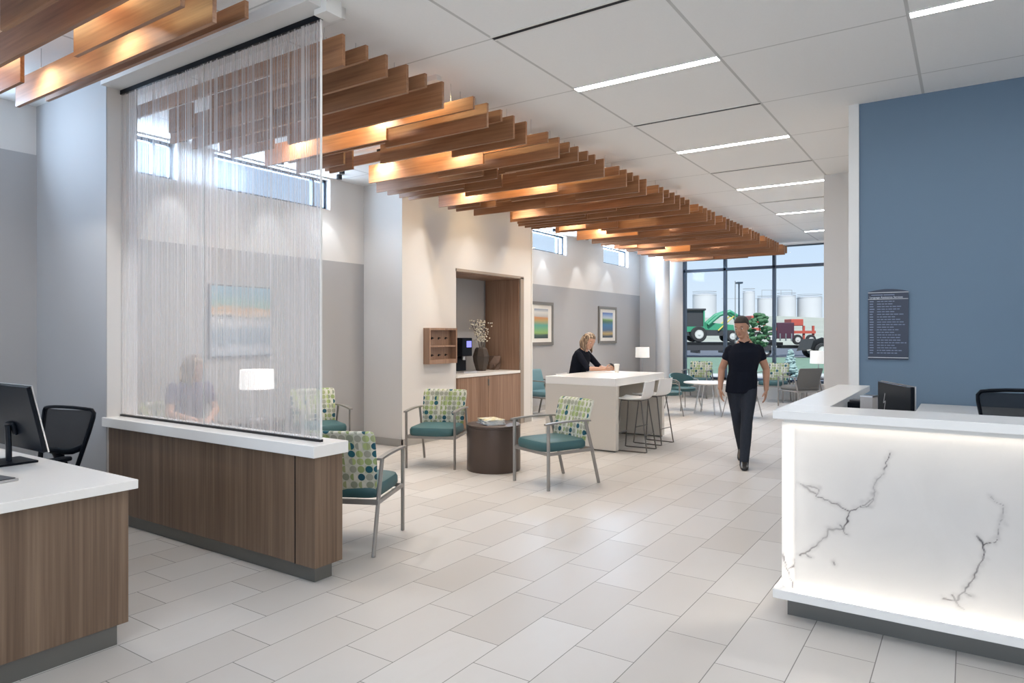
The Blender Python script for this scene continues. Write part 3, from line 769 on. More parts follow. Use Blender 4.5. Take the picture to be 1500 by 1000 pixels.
C3 = arm_chair(M['greyfab'], M['greyfab'], 'grey upholstered lounge chair by the far window, beside the cream pier', (-2.87, 15.03, 0), rz_of(-.8, .6), None)
C3.scale = (1.1, 1.0, .96)

# tub chairs round the far table
def tub_chair(label, loc, rz):
    t = thing('tub_chair', label, 'chair', loc, rz, 'teal tub chairs at the round table')
    m = MB(); rings = []
    for z, k_ in ((.37, .9), (.385, 1), (.43, 1), (.445, .9)):
        rings.append([(.25*k_*math.cos(a), .24*k_*math.sin(a), z) for a in [2*PI*k/24 for k in range(24)]])
    m.loft(rings).build('seat', M['teal'], t, smooth=True)
    m = MB(); rings = []
    n = 16
    for k in range(n + 1):
        a = PI*(k/n)*1.0; hgt = .62 + .10*math.sin(a)
        p = V((.27*math.cos(a), .25*math.sin(a), 0)); q = V((.245*math.cos(a), .225*math.sin(a), 0)); b0 = .47 - .05*math.sin(a)
        rings.append([p + V((0, 0, b0)), p*1.04 + V((0, 0, hgt)), q*1.02 + V((0, 0, hgt)), q + V((0, 0, b0))])
    m.loft(rings).build('backrest', M['teal'], t, smooth=True)
    for sx in (-1, 1):
        for sy in (-1, 1):
            MB().cyl((sx*.26, sy*.26, 0), (sx*.2, sy*.19, .375), .009, n=8).build('leg', M['frame'], t, smooth=True)
        MB().tube([(sx*.26, .0, .60), (sx*.27, -.12, .60), (sx*.24, -.19, .56), (sx*.205, -.18, .39)], .009, 8).build('arm_support', M['frame'], t, smooth=True)
    return t
tb = thing('round_table', 'low round white table among teal chairs beyond the stools', 'table', (-4.12, 12.85, 0))
MB().lathe([(.40, .565), (.445, .572), (.45, .585), (.445, .595)], n=48).build('table_top', M['white'], tb, smooth=True)
for k in range(4):
    a = PI/4 + k*PI/2
    MB().cyl((.28*math.cos(a), .28*math.sin(a), 0), (.16*math.cos(a), .16*math.sin(a), .566), .014, n=8).build('leg', M['silver'], tb, smooth=True)
T1 = tub_chair('teal tub chair at the low round table, nearest the bar stools', (-4.66, 12.25, 0), rz_of(.9, .35))
dup(T1, (-3.42, 12.62, 0), rz_of(-1, .2), 'teal tub chair right of the round table, half behind the man')
dup(T1, (-4.75, 13.25, 0), rz_of(.8, -.5), 'teal tub chair behind the round table on its wall side')

# ------------------------------------------------------------------ drum tables and magazines
def drum(label, loc, r, h):
    t = thing('drum_table', label, 'side table', loc, 0, 'brown drum side tables')
    MB().lathe([(r*.985, 0), (r, .01), (r, h - .03)], n=64).build('body', M['drum'], t, smooth=True)
    MB().lathe([(r, h - .028), (r + .002, h - .026), (r + .002, h - .003), (r - .004, h)], n=64).build('table_top', M['drum'], t, smooth=True)
    return t
DT = (-4.425, 6.245)
drum('shiny brown drum table with magazines between the two chairs', (*DT, 0), .30, .51)
drum('brown drum table holding the lit lamp behind the glass', (-6.62, 4.76, 0), .30, .55)
mg = [(.23, .30, .010, .35, (.30, .38, .55), 'blue spined magazine at the bottom of the drum table stack'), (.22, .29, .012, .12, (.72, .72, .70), 'white magazine lowest but one in the drum table stack'),
      (.22, .28, .010, .30, (.25, .35, .45), 'slate blue magazine in the middle of the drum table stack'), (.21, .28, .012, .18, (.70, .68, .64), 'pale magazine second from the top of the stack'), (.21, .275, .009, .40, (.62, .54, .25), 'yellow and green covered magazine on top of the stack')]
z = .5105
for w, l, h, a, c, lab in mg:
    t = thing('magazine', lab, 'magazine', (DT[0] - .02, DT[1] - .02, z), a + .7, 'magazines on the drum table')
    rbox(-w/2 + .003, -l/2 + .003, .0012, w/2 - .003, l/2 - .003, h - .0012).build('pages', M['paper'], t)
    tt_ = NT('magazine_cover'); nn = tt_.noise(tt_.coord(), 14, 2)
    tt_.pbsdf(tt_.ramp(nn, [(.4, c), (.52, (.7, .7, .66)), (.62, tuple(x*.6 for x in c))]), .4)
    MB().box(-w/2, -l/2, 0, w/2, l/2, .0012).box(-w/2, -l/2, h - .0012, w/2, l/2, h).box(-w/2, -l/2, 0, -w/2 + .0015, l/2, h).build('cover', tt_.m, t)
    z += h + .0004

# ------------------------------------------------------------------ lamps
def lamp(label, loc, hb, shade_h, r, mat, power, base_r=.09):
    t = thing('table_lamp', label, 'lamp', loc, 0)
    MB().lathe([(base_r, 0), (base_r, .012), (base_r*.9, .018), (.012, .022)], n=32).build('base', M['silver'], t, smooth=True)
    MB().cyl((0, 0, .018), (0, 0, hb + shade_h*.5), .009, n=12).build('pole', M['silver'], t, smooth=True)
    m = MB(); n = 48
    prof = [(r, hb), (r*.97, hb + shade_h), (r*.97 - .004, hb + shade_h), (r - .004, hb)]
    m.loft([[V((rr*math.cos(2*PI*k/n), rr*math.sin(2*PI*k/n), zz)) for k in range(n)] for rr, zz in prof], closed=True).build('lamp_shade', mat, t, smooth=True)
    MB().ell((0, 0, hb + shade_h*.5), .03, .03, .045).build('bulb', emis('bulb_' + str(power), (1, .85, .65), power), t, smooth=True)
    return t
lamp('table lamp with lit white drum shade behind the glass partition', (-6.62, 4.76, .55), .35, .215, .185, M['shade'], 14)
# ------------------------------------------------------------------ framed art
a1 = art_mat('coastal_painting', [(0, (.24, .30, .36)), (.12, (.40, .44, .50)), (.2, (.20, .27, .34)), (.38, (.26, .33, .40)), (.5, (.55, .58, .60)), (.55, (.13, .16, .20)), (.60, (.62, .50, .38)), (.66, (.55, .33, .18)), (.72, (.22, .38, .33)), (.85, (.20, .36, .42)), (1, (.22, .40, .52))], 1.25, 2.065)
pt = thing('framed_painting', 'abstract seascape canvas in blue bands on the wall behind the glass', 'painting', (XW, 4.82, 0))
rbox(.0, -.405, 1.248, .04, .405, 2.068).build('frame', plain('pewter_frame', (.12, .14, .18), .4, .4), pt, bevel=.003)
rbox(.041, -.39, 1.263, .044, .39, 2.053).build('canvas', a1, pt)
a2 = art_mat('green_field_print', [(0, (.03, .05, .05)), (.14, (.05, .09, .08)), (.2, (.25, .40, .12)), (.3, (.18, .38, .18)), (.45, (.10, .33, .26)), (.6, (.45, .33, .14)), (.68, (.55, .25, .10)), (.74, (.5, .5, .48)), (.86, (.66, .66, .62)), (.96, (.3, .35, .42)), (1, (.25, .3, .38))], 1.40, 2.02, .02)
a3 = art_mat('blue_lake_print', [(0, (.04, .06, .09)), (.1, (.08, .1, .12)), (.18, (.5, .36, .14)), (.3, (.10, .16, .25)), (.5, (.07, .20, .36)), (.63, (.10, .18, .12)), (.7, (.22, .38, .12)), (.76, (.5, .55, .6)), (.9, (.2, .32, .55)), (1, (.10, .12, .35))], 1.40, 2.02, .02)
for (yy, mt, lab) in ((11.50, a2, 'framed green landscape print with white mat, nearer the niche'), (14.48, a3, 'framed blue and green print with white mat, nearer the far window')):
    pt = thing('framed_print', lab, 'framed print', (XW, yy, 0), 0, 'framed prints on the grey wall')
    hw = .46 if yy < 12 else .47
    m = MB(); m.box(0, -hw, 1.285, .035, hw, 1.345); m.box(0, -hw, 2.08, .035, hw, 2.14); m.box(0, -hw, 1.345, .035, -hw + .06, 2.08); m.box(0, hw - .06, 1.345, .035, hw, 2.08)
    m.build('frame', plain('taupe_frame', (.20, .185, .165), .45, .2), pt, bevel=.003)
    rbox(.002, -hw + .06, 1.345, .018, hw - .06, 2.08).build('mat_board', M['paper'], pt)
    rbox(.0185, -hw + .2, 1.42, .021, hw - .2, 2.0).build('print', mt, pt)

# ------------------------------------------------------------------ wall organiser
og = thing('wall_organizer', 'shallow wooden two-tier key organiser on the cream niche wall', 'wall organizer', (XN, 7.51, 0))
z0, z1, hw, dp = 1.09, 1.595, .31, .11
m = MB(); m.box(0, -hw, z0, .012, hw, z1); m.build('back_panel', M['niche'], og)
m = MB(); m.box(.012, -hw, z0, dp, -hw + .03, z1); m.box(.012, hw - .03, z0, dp, hw, z1); m.box(.012, -hw + .03, z1 - .03, dp, hw - .03, z1); m.box(.012, -hw + .03, z0, dp, hw - .03, z0 + .06)
m.build('frame', M['niche'], og, bevel=.002)
rbox(.012, -hw + .03, 1.325, dp - .01, hw - .03, 1.35).build('shelf', M['niche'], og)
for zz in (1.25, 1.49):
    for k in range(3):
        MB().cyl((.012, -.15 + k*.15, zz - .045), (.02, -.15 + k*.15, zz - .045), .013, n=10).cyl((.012, -.15 + k*.15, zz - .03), (.05, -.15 + k*.15, zz - .04), .006, n=8).build('peg', M['black'], og, smooth=True)

# ------------------------------------------------------------------ niche cabinet and what stands on it
nc = thing('niche_cabinet', 'light walnut base cabinet with two doors in the wall niche', 'cabinet')
rbox(-7.0, NY0 + .005, .09, XN + .0, NY1 - .005, .855).build('body', M['niche'], nc)
rbox(-6.95, NY0 + .02, 0, XN - .04, NY1 - .02, .09).build('toe_kick', M['toe'], nc)
ym = 8.72
for y0_, y1_ in ((NY0 + .01, ym - .004), (ym + .004, NY1 - .01)):
    d_ = rbox(XN + .001, y0_, .1, XN + .02, y1_, .85).build('door', M['niche'], nc, bevel=.002)
hd = rbox(XN + .02, ym - .012, .70, XN + .03, ym + .012, .80).build('edge_pull', M['toe'], nc)
tag(rbox(-7.0, NY0 + .003, .856, XN + .03, NY1 - .031, .90).build('niche_countertop', M['white'], None, bevel=.003), 'white countertop slab on the niche cabinet', 'countertop')
vz = thing('faceted_vase', 'dark faceted vase in the wall niche', 'vase', (-6.72, 9.12, .90))
m = MB(); rings = []
for r, z, o_ in ((.085, 0, 0), (.135, .16, .5), (.145, .24, 0), (.105, .36, .5), (.085, .385, 0)):
    rings.append([V((r*math.cos(2*PI*(k + o_*0)/8 + .2), r*math.sin(2*PI*(k + o_*0)/8 + .2), z)) for k in range(8)])
m.loft(rings).build('body', M['vase'], vz)
bl = thing('blossom_branches', 'white blossom branches standing in the dark faceted vase', 'branches', (-6.72, 9.12, .90))
rng = random.Random(11)
for b in range(7):
    a = rng.uniform(0, 2*PI); lean = rng.uniform(.10, .42)
    m = MB(); p = V((0, 0, .30)); pts = [p.copy()]
    dirv = V((math.cos(a)*lean*.35, math.sin(a)*lean, .5)).normalized()
    fl = MB()
    for s in range(7):
        dirv = (dirv + V((rng.uniform(-.12, .12), rng.uniform(-.25, .25), rng.uniform(-.05, .15)))).normalized()
        p = p + dirv*.075; pts.append(p.copy())
        if s > 1:
            for q in range(4):
                c_ = p + V((rng.uniform(-.045, .045), rng.uniform(-.055, .055), rng.uniform(-.04, .04)))
                fl.ell(c_, .013, .014, .012, n=6, m=4)
                m.tube([p, c_], .0015, 4)
    m.tube(pts, [.005]*3 + [.003]*(len(pts) - 3), 5)
    br = m.build('branch', M['branch'], bl)
    fl.build('blossoms', M['petal'], br, smooth=True)
pl_ = thing('faceted_planter', 'small copper faceted planter beside the dark vase', 'planter', (-6.72, 9.50, .90), .3)
m = MB(); rings = []
for r, z in ((.085, 0), (.125, .12), (.12, .235), (.108, .235), (.09, .06)):
    rings.append([V((r*math.cos(2*PI*k/5 + (.6 if z == .12 else 0)), r*math.sin(2*PI*k/5 + (.6 if z == .12 else 0)), z)) for k in range(5)])
m.loft(rings).build('body', M['copper'], pl_)
cm = thing('coffee_machine', 'black coffee machine with small blue screen at the niche edge', 'coffee machine', (-6.62, 8.50, .90), 0)
rbox(-.2, -.17, 0, .16, .16, .03).build('drip_tray', M['silver'], cm, bevel=.004)
rbox(-.2, -.14, .03, -.02, .12, .26).build('body', M['black'], cm, bevel=.01)
rbox(-.2, -.14, .26, .10, .12, .55).build('brew_head', M['black'], cm, bevel=.012)
rbox(.101, -.03, .40, .104, .09, .50).build('screen', M['screen'], cm)
MB().cyl((.02, 0, .20), (.02, 0, .26), .03).build('spout', M['silver'], cm, smooth=True)

# ------------------------------------------------------------------ the bar and stools
BX0, BX1, BY0, BY1 = -4.774, -3.732, 7.953, 9.62
bt = thing('bar_table', 'long cream waterfall bar table on the walkway', 'bar table')
rbox(BX0, BY0, .842, BX1, BY1, .942).build('table_top', M['white'], bt, bevel=.003)
m = plain('cream_laminate', (.58, .545, .49), .4, var=.01)
rbox(BX0, BY0, .02, BX1, BY0 + .09, .8415).build('end_panel', m, bt, bevel=.003)
rbox(BX0, BY1 - .09, .02, BX1, BY1, .8415).build('end_panel', m, bt, bevel=.003)
rbox(-4.45, BY0 + .09, .02, -4.40, BY1 - .09, .8415).build('centre_panel', m, bt)
rbox(BX0 + .02, BY0 + .02, 0, BX1 - .02, BY0 + .07, .02).build('foot', M['toe'], bt)
rbox(BX0 + .02, BY1 - .07, 0, BX1 - .02, BY1 - .02, .02).build('foot', M['toe'], bt)
def stool(label, loc, rz):
    t = thing('bar_stool', label, 'bar stool', loc, rz, 'white bar stools on wire legs')
    # faces -Y
    m = MB(); n = 10; prof = []
    for k in range(n + 1): s_ = k/n; prof.append((-.20 + .36*s_, .672 - .012*math.sin(s_*PI) + .0))
    prof += [(.185, .69), (.20, .73), (.215, .80), (.225, .87), (.23, .90)]
    rings = []
    for i, (y, z) in enumerate(prof):
        w = .205 if i <= n else .205 - .02*(i - n)/5
        i2 = min(i + 1, len(prof) - 1); i1 = max(i - 1, 0)
        ty, tz = prof[i2][0] - prof[i1][0], prof[i2][1] - prof[i1][1]; L = math.hypot(ty, tz); ny, nz = -tz/L, ty/L
        r = []
        for k in range(9): x = -w + 2*w*k/8; c = .018*(abs(x)/w)**3; r.append((x, y + ny*(.007 + c), z + nz*(.007 + c)))
        for k in range(8, -1, -1): x = -w + 2*w*k/8; c = .018*(abs(x)/w)**3; r.append((x, y + ny*(-.005 + c), z + nz*(-.005 + c)))
        rings.append(r)
    m.loft(rings).build('shell', M['stool'], t, smooth=True)
    for s in (-1, 1):
        pts = [(s*.13, -.13, .655), (s*.175, -.19, .03), (s*.178, -.195, .012), (s*.18, -.17, .007), (s*.18, .21, .007), (s*.178, .235, .012), (s*.175, .23, .03), (s*.13, .14, .655)]
        MB().tube(pts, .0085, 8).build('leg', M['wire'], t, smooth=True)
    MB().tube([(-.162, -.165, .22), (.162, -.165, .22)], .0085, 8).build('footrest', M['wire'], t, smooth=True)
    MB().tube([(-.162, .205, .22), (.162, .205, .22)], .0055, 8).build('rear_rail', M['wire'], t, smooth=True)
    MB().tube([(-.13, -.13, .655), (.13, -.13, .655)], .0085, 8).tube([(-.13, .14, .655), (.13, .14, .655)], .0085, 8).tube([(-.13, -.13, .655), (-.13, .14, .655)], .0085, 8).tube([(.13, -.13, .655), (.13, .14, .655)], .0085, 8).build('seat_bracket', M['wire'], t, smooth=True)
    return t
S1 = stool('white bar stool tucked in at the bar, nearer the camera', (-3.63, 8.30, 0), rz_of(-1, -.05))
dup(S1, (-3.66, 8.98, 0), rz_of(-1, .1), 'white bar stool tucked in at the bar, farther from the camera')
dup(S1, (-5.06, 9.27, 0), rz_of(1, .05), 'white bar stool the blonde woman sits on')
cup = thing('paper_cup', 'white paper cup standing on the bar table', 'cup', (-4.33, 9.26, .942))
MB().lathe([(.028, 0), (.040, .105), (.041, .108)], n=24).build('cup_body', M['paper'], cup, smooth=True)
MB().lathe([(.043, .108), (.043, .116), (.036, .122), (.036, .126)], n=24).build('lid', M['stool'], cup, smooth=True)

# lamps on tables farther back
def small_table(label, loc, r, h, mat):
    t = thing('side_table', label, 'side table', loc)
    MB().lathe([(r, h - .025), (r, h)], n=40).build('table_top', mat, t, smooth=True)
    MB().cyl((0, 0, .02), (0, 0, h - .02), .025).build('post', M['frame'], t, smooth=True)
    MB().lathe([(r*.7, 0), (r*.7, .012), (.03, .022)], n=32).build('base', M['frame'], t, smooth=True)
    return t
p = (-6.35, 15.2)
q = at(941, -p[0]*ST + p[1]*CT, 0); 
lx = q.x; ly = q.y
small_table('round side table under the small lamp by the column', (lx, ly, 0), .25, .55, M['drum'])
lamp('small table lamp with white drum shade beside the round column', (lx, ly, .55), .40, .24, .165, M['shade_dim'], 6)
q = at(1199, 14.72, 0)
small_table('dark side table at the far window under the right lamp', (q.x, q.y, 0), .25, .56, M['drum'])
lamp('table lamp with white shade half hidden by the cream pier', (q.x, q.y, .56), .31, .27, .17, M['shade_dim'], 4)
ct = thing('coffee_table', 'low dark navy table beside the grey lounge chair', 'coffee table', (-3.08, 15.98, 0), 0)
rbox(-.13, -.2, .48, .13, .2, .51).build('table_top', plain('navy_gloss', (.02, .035, .09), .15), ct, bevel=.003)
for sx in (-1, 1):
    for sy in (-1, 1): MB().cyl((sx*.11, sy*.17, 0), (sx*.11, sy*.17, .48), .012, n=8).build('leg', M['frame'], ct)

# ------------------------------------------------------------------ people
def ering(c, ax, ay, a, b, n=20, p=2.4):
    out = []
    for k in range(n):
        t = 2*PI*k/n; cx, cy = math.cos(t), math.sin(t)
        out.append(V(c) + ax*(math.copysign(abs(cx)**(2/p), cx)*a) + ay*(math.copysign(abs(cy)**(2/p), cy)*b))
    return out
def limb(m, pts, rs, n=12):
    """tapering limb with rounded ends through joints"""
    P = [V(p) for p in pts]; path = []; rad = []
    for i in range(len(P) - 1):
        for k in range(5):
            f = k/5; path.append(P[i].lerp(P[i + 1], f))
            r0, r1 = rs[i], rs[i + 1]; bulge = 1 + .06*math.sin(PI*min(1, f*1.4))
            rad.append((r0*(1 - f) + r1*f)*bulge)
    path.append(P[-1]); rad.append(rs[-1])
    a = (path[1] - path[0]).normalized(); e = (path[-1] - path[-2]).normalized()
    path = [path[0] - a*rad[0]*.8] + path + [path[-1] + e*rad[-1]*.6]; rad = [rad[0]*.5] + rad + [rad[-1]*.5]
    m.tube(path, rad, n)
def torso(m, spine, extra=0, n=24):
    """spine: list of (centre, lateral axis, half width, half depth)"""
    rings = []
    for i, (c, ax, a, b) in enumerate(spine):
        c = V(c); nx = V(spine[min(i + 1, len(spine) - 1)][0]) - V(spine[max(i - 1, 0)][0])
        ax = V(ax).normalized(); ay = nx.normalized().cross(ax).normalized()
        rings.append(ering(c, ax, ay, a + extra, b + extra, n))
    m.loft(rings)
def hand(m, w, d, nrm, thumb, curl=.35, sc=1.0):
    """wrist, direction to the knuckles, palm normal (towards the palm side), thumb side"""
    w = V(w); d = V(d).normalized(); nrm = V(nrm); nrm = (nrm - d*nrm.dot(d)).normalized(); s = V(thumb); s = (s - d*s.dot(d) - nrm*s.dot(nrm)).normalized()
    rings = []
    for f, a, b in ((-.02, .024, .019), (.01, .028, .018), (.04, .038, .016), (.075, .041, .014), (.092, .038, .011)):
        rings.append(ering(w + d*f*sc, s, nrm, a*sc, b*sc, 12, 2.6))
    m.loft(rings)
    for off, L in ((.030, .072), (.010, .082), (-.010, .076), (-.029, .060)):
        p = w + (d*.082 + s*off)*sc; dd = d + s*off*2.0; pts = [p - d*.01]; q = p.copy(); ang = curl*.5
        for k, fr in enumerate((.45, .32, .23)):
            v_ = (dd.normalized()*math.cos(ang) + nrm*math.sin(ang)); q = q + v_*L*fr*sc; pts.append(q.copy()); ang += curl*(1.0 + .3*k)
        m.tube(pts, [.0088*sc, .0088*sc, .0078*sc, .0062*sc], 8)
    p = w + (d*.02 + s*.024)*sc; v1 = (d*.6 + s*.75 + nrm*.25).normalized(); v2 = (d*.9 + s*.2 + nrm*.4).normalized()
    m.tube([p - v1*.01, p + v1*.038*sc, p + v1*.038*sc + v2*.032*sc, p + v1*.038*sc + v2*.054*sc], [.013*sc, .0115*sc, .0095*sc, .007*sc], 8)
def head(m, hc, f, up):
    f = V(f).normalized(); up = V(up); up = (up - f*up.dot(f)).normalized(); r = f.cross(up).normalized()
    rings = []
    for z, a, b, o in ((-.120, .016, .016, .060), (-.112, .030, .030, .052), (-.095, .043, .047, .038), (-.065, .056, .068, .020), (-.03, .064, .084, .008), (0, .069, .092, .002), (.03, .073, .096, -.002),
                       (.06, .071, .093, -.005), (.085, .060, .080, -.008), (.105, .042, .058, -.010), (.117, .018, .026, -.012)):
        rings.append(ering(V(hc) + up*z + f*o, r, f, a, b, 20, 2.2))
    m.loft(rings)
    R = Matrix((r, f, up)).transposed()
    m.ell(V(hc) + f*.098 - up*.022, .013, .020, .024, R, 10, 6)          # nose
    m.ell(V(hc) + f*.094 + up*.004, .008, .012, .022, R, 10, 6)
    m.ell(V(hc) + f*.086 + up*.026, .048, .012, .010, R, 12, 6)          # brow
    m.ell(V(hc) + f*.083 - up*.062, .024, .012, .007, R, 10, 6)          # lips
    m.ell(V(hc) + f*.081 - up*.098, .020, .014, .013, R, 10, 6)          # chin
    for s in (-1, 1):
        m.ell(V(hc) + f*.066 - up*.030 + r*s*.036, .020, .022, .022, R, 10, 6)
        m.ell(V(hc) - f*.008 - up*.012 + r*s*.074, .008, .018, .030, R, 10, 6)
    return f, up, r, R
def remesh(o, vox, it=6):
    md = o.modifiers.new('remesh', 'REMESH'); md.mode = 'VOXEL'; md.voxel_size = vox; md.use_smooth_shade = True
    sm = o.modifiers.new('smooth', 'SMOOTH'); sm.factor = .5; sm.iterations = it
def person(label, loc, rz, S):
    t = thing('person', label, 'person', loc, rz)
    P, W, C, N = (V(S[k]) for k in ('pelvis', 'waist', 'chest', 'neck'))
    hl = V(S['hipL']) - V(S['hipR']); sl = V(S['shL']) - V(S['shR'])
    sc = S.get('w', 1.0); top = (V(S['shL']) + V(S['shR']))/2
    up0 = (W - P).normalized()
    spine = [(P - up0*.10, hl, .10*sc, .08), (P - up0*.05, hl, .155*sc, .105), (P + up0*.03, hl, .160*sc, .112), (W, hl.lerp(sl, .4), .138*sc, .100), (C, sl, .160*sc, .118),
             (C.lerp(top, .6), sl, .172*sc, .112), (top + (N - top)*.05, sl, .148*sc, .090), (top + (N - top)*.45, sl, .098*sc, .070), (N, sl, .054, .054)]
    b = MB(); torso(b, spine)
    hc = V(S['head']); f, up, r, R = head(b, hc, S['look'], S.get('up', (0, 0, 1)))
    b.tube([N - (N - top).normalized()*.04, N, hc - up*.06 - f*.015], [.060*sc**.5, .054*sc**.5, .052*sc**.5], 14)
    ar = S.get('arm', 1.0)
    for k in 'LR':
        sh, el, wr = V(S['sh' + k]), V(S['el' + k]), V(S['wr' + k])
        limb(b, [sh, el, wr], [.050*ar, .039*ar, .026*ar])
        hand(b, wr, S['hd' + k], S['pn' + k], S['th' + k], S.get('curl', .35), S.get('hs', 1))
        limb(b, [S['hip' + k], S['kn' + k], S['an' + k]], [.082, .052, .030])
        an = V(S['an' + k]); fd = V(S['ft' + k]).normalized()
        b.tube([an - fd*.03 - V((0, 0, .035)), an + fd*.03 - V((0, 0, .05)), an + fd*.12 - V((0, 0, .062))], [.02, .018, .012], 10)
    body = b.build('body', S['skin'], t); remesh(body, .0062, 4)
    # clothes
    m = MB(); hem = S.get('hem', .02)
    torso(m, [(P + up0*(-hem), hl, .166*sc, .118), (P + up0*.05, hl, .163*sc, .118)] + [(c, a_, w_ + .013, d_ + .012) for c, a_, w_, d_ in spine[3:8]] + [(top + (N - top)*S.get('neckline', .8), sl, .074*sc**.5, .070*sc**.5)])
    for k in 'LR':
        sh, el, wr = V(S['sh' + k]), V(S['el' + k]), V(S['wr' + k]); e = sh.lerp(el, S.get('sleeve', .55))
        if S.get('sleeve', .55) > 1: 
            e2 = el.lerp(wr, S['sleeve'] - 1); limb(m, [sh, el, e2], [.058*ar, .050*ar, .042*ar])
        else: limb(m, [sh, sh.lerp(e, .5), e], [.056*ar, .055*ar, .053*ar])
    o = m.build('shirt', S['shirt'], t); remesh(o, .008, 5)
    if S.get('collar'):
        m = MB(); cen = top + (N - top)*.66
        for s in (-1, 1):
            pts = []
            for q in range(6):
                a = PI/2 - q/5*PI*.95
                pts.append(cen + sl.normalized()*s*math.cos(a)*.068 + V((0, 1, 0))*math.sin(a)*.070 + V((0, 0, -.011*q + .034)))
            m.tube(pts, [(.008, .020)]*6, 8)
        m.build('collar', S['shirt'], t, smooth=True)
    m = MB(); torso(m, [(P - up0*.11, hl, .10*sc, .085), (P - up0*.06, hl, .160*sc, .112), (P + up0*.02, hl, .163*sc, .116), (P + up0*.07, hl, .155*sc, .110)])
    for k in 'LR':
        hp, kn, an = V(S['hip' + k]), V(S['kn' + k]), V(S['an' + k]); limb(m, [hp, kn, an - (kn - an).normalized()*.07], [.088*sc, .062*sc, .047*sc])
    o = m.build('trousers', S['trousers'], t); remesh(o, .009, 5)
    for k in 'LR':
        an = V(S['an' + k]); fd = V(S['ft' + k]).normalized(); pitch = S.get('pitch' + k, 0.0)
        sd = fd.cross(V((0, 0, 1))).normalized(); nu = sd.cross(fd).normalized(); m = MB(); rings = []
        base = an - nu*(.085)
        for l_, a, hgt in ((-.075, .022, .05), (-.065, .034, .095), (-.02, .039, .110), (.04, .042, .080), (.10, .046, .052), (.155, .043, .042), (.185, .030, .032), (.198, .014, .02)):
            rings.append(ering(base + fd*l_ + nu*(hgt/2), sd, nu, a, hgt/2, 14, 3))
        m.loft(rings); sh_ = m.build('shoe', S['shoe'], t, smooth=True)
    for s in (-1, 1):
        m = MB(); m.ell(hc + f*.082 + up*.004 + r*s*.031, .012, .009, .0055, R, 10, 6); ey = m.build('eye', M['eyew'], t, smooth=True)
        MB().ell(hc + f*.0925 + up*.002 + r*s*.031, .006, .003, .006, R, 8, 5).build('iris', M['black'], ey)
        MB().tube([hc + f*.090 + up*.026 + r*s*.014, hc + f*.093 + up*.031 + r*s*.032, hc + f*.083 + up*.026 + r*s*.050], [.0025, .0035, .002], 6).build('eyebrow', S['hair'], t)
    MB().ell(hc + f*.089 - up*.062, .022, .008, .006, R, 10, 6).build('lips', M['lip'], t, smooth=True)
    m = MB(); hr = S.get('hair_kind', 'short')
    rings = []
    if hr == 'short':
        for z, a, b_, o_ in ((-.035, .060, .030, -.064), (-.01, .073, .050, -.048), (.02, .077, .072, -.030), (.045, .0785, .085, -.020), (.07, .0765, .094, -.008), (.092, .067, .086, -.008), (.112, .050, .064, -.010), (.124, .024, .032, -.012)):
            rings.append(ering(hc + up*z + f*o_, r, f, a, b_, 20, 2.2))
        m.loft(rings)
    else:
        for z, a, b_, o_ in ((-.16, .060, .030, -.060), (-.12, .078, .045, -.062), (-.07, .086, .058, -.056), (-.02, .088, .070, -.046), (.02, .087, .080, -.034), (.05, .085, .092, -.018), (.08, .075, .092, -.010), (.105, .055, .070, -.010), (.125, .028, .036, -.012)):
            rings.append(ering(hc + up*z + f*o_, r, f, a, b_, 20, 2.2))
        m.loft(rings)
        for s in (-1, 1):
            for q in range(6):
                a0 = r*s*(.068 + .003*q) + f*(.030 - .020*q); end = -.15 - .012*q
                dn = V((0, 0, -1))
                p0 = hc + up*.08 + r*s*.05 + f*(.030 - .02*q); p1 = hc + a0 + up*.01; p2 = hc + a0*1.05 - up*.07; p3 = p2 + dn*.06 + f*.004; p4 = p3 + dn*(.045 - .004*q) - r*s*.012
                m.tube([p0, p1, p2, p3, p4], [(.012, .016), (.014, .020), (.014, .020), (.012, .017), (.004, .006)], 8)
    ho = m.build('hair', S['hair'], t, smooth=True); remesh(ho, .006, 3)
    return t

man = dict(pelvis=(0, 0, .93), waist=(.012, -.005, 1.08), chest=(.03, -.01, 1.24), neck=(.03, -.015, 1.465), head=(.0, -.045, 1.595), look=(-.32, -.88, -.30), up=(-.05, -.1, 1),
           hipL=(.082, 0, .90), hipR=(-.08, 0, .90), knL=(.055, -.13, .50), knR=(-.04, .02, .49), anL=(.03, -.24, .085), anR=(.0, .34, .15), ftL=(0, -1, .02), ftR=(-.05, -.85, -.42),
           shL=(.180, .0, 1.345), shR=(-.122, -.01, 1.335), elL=(.272, .05, 1.10), elR=(-.222, .02, 1.10), wrL=(.268, -.03, .87), wrR=(-.236, -.06, .87),
           hdL=(-.10, -.16, -1), hdR=(.12, -.14, -1), pnL=(-1, .1, -.1), pnR=(1, .1, -.1), thL=(-.2, -1, 0), thR=(.2, -1, 0), skin=M['skin2'], shirt=M['navy'], trousers=M['trouser'], shoe=M['shoe'], hair=M['hairb'],
           sleeve=.50, collar=True, hem=.10, w=1.06, arm=1.04, curl=.30, neckline=.62)
person('man in dark navy polo and charcoal trousers walking towards the camera looking down', (-2.20, 8.10, 0), rz_of(.262, -.965), man)
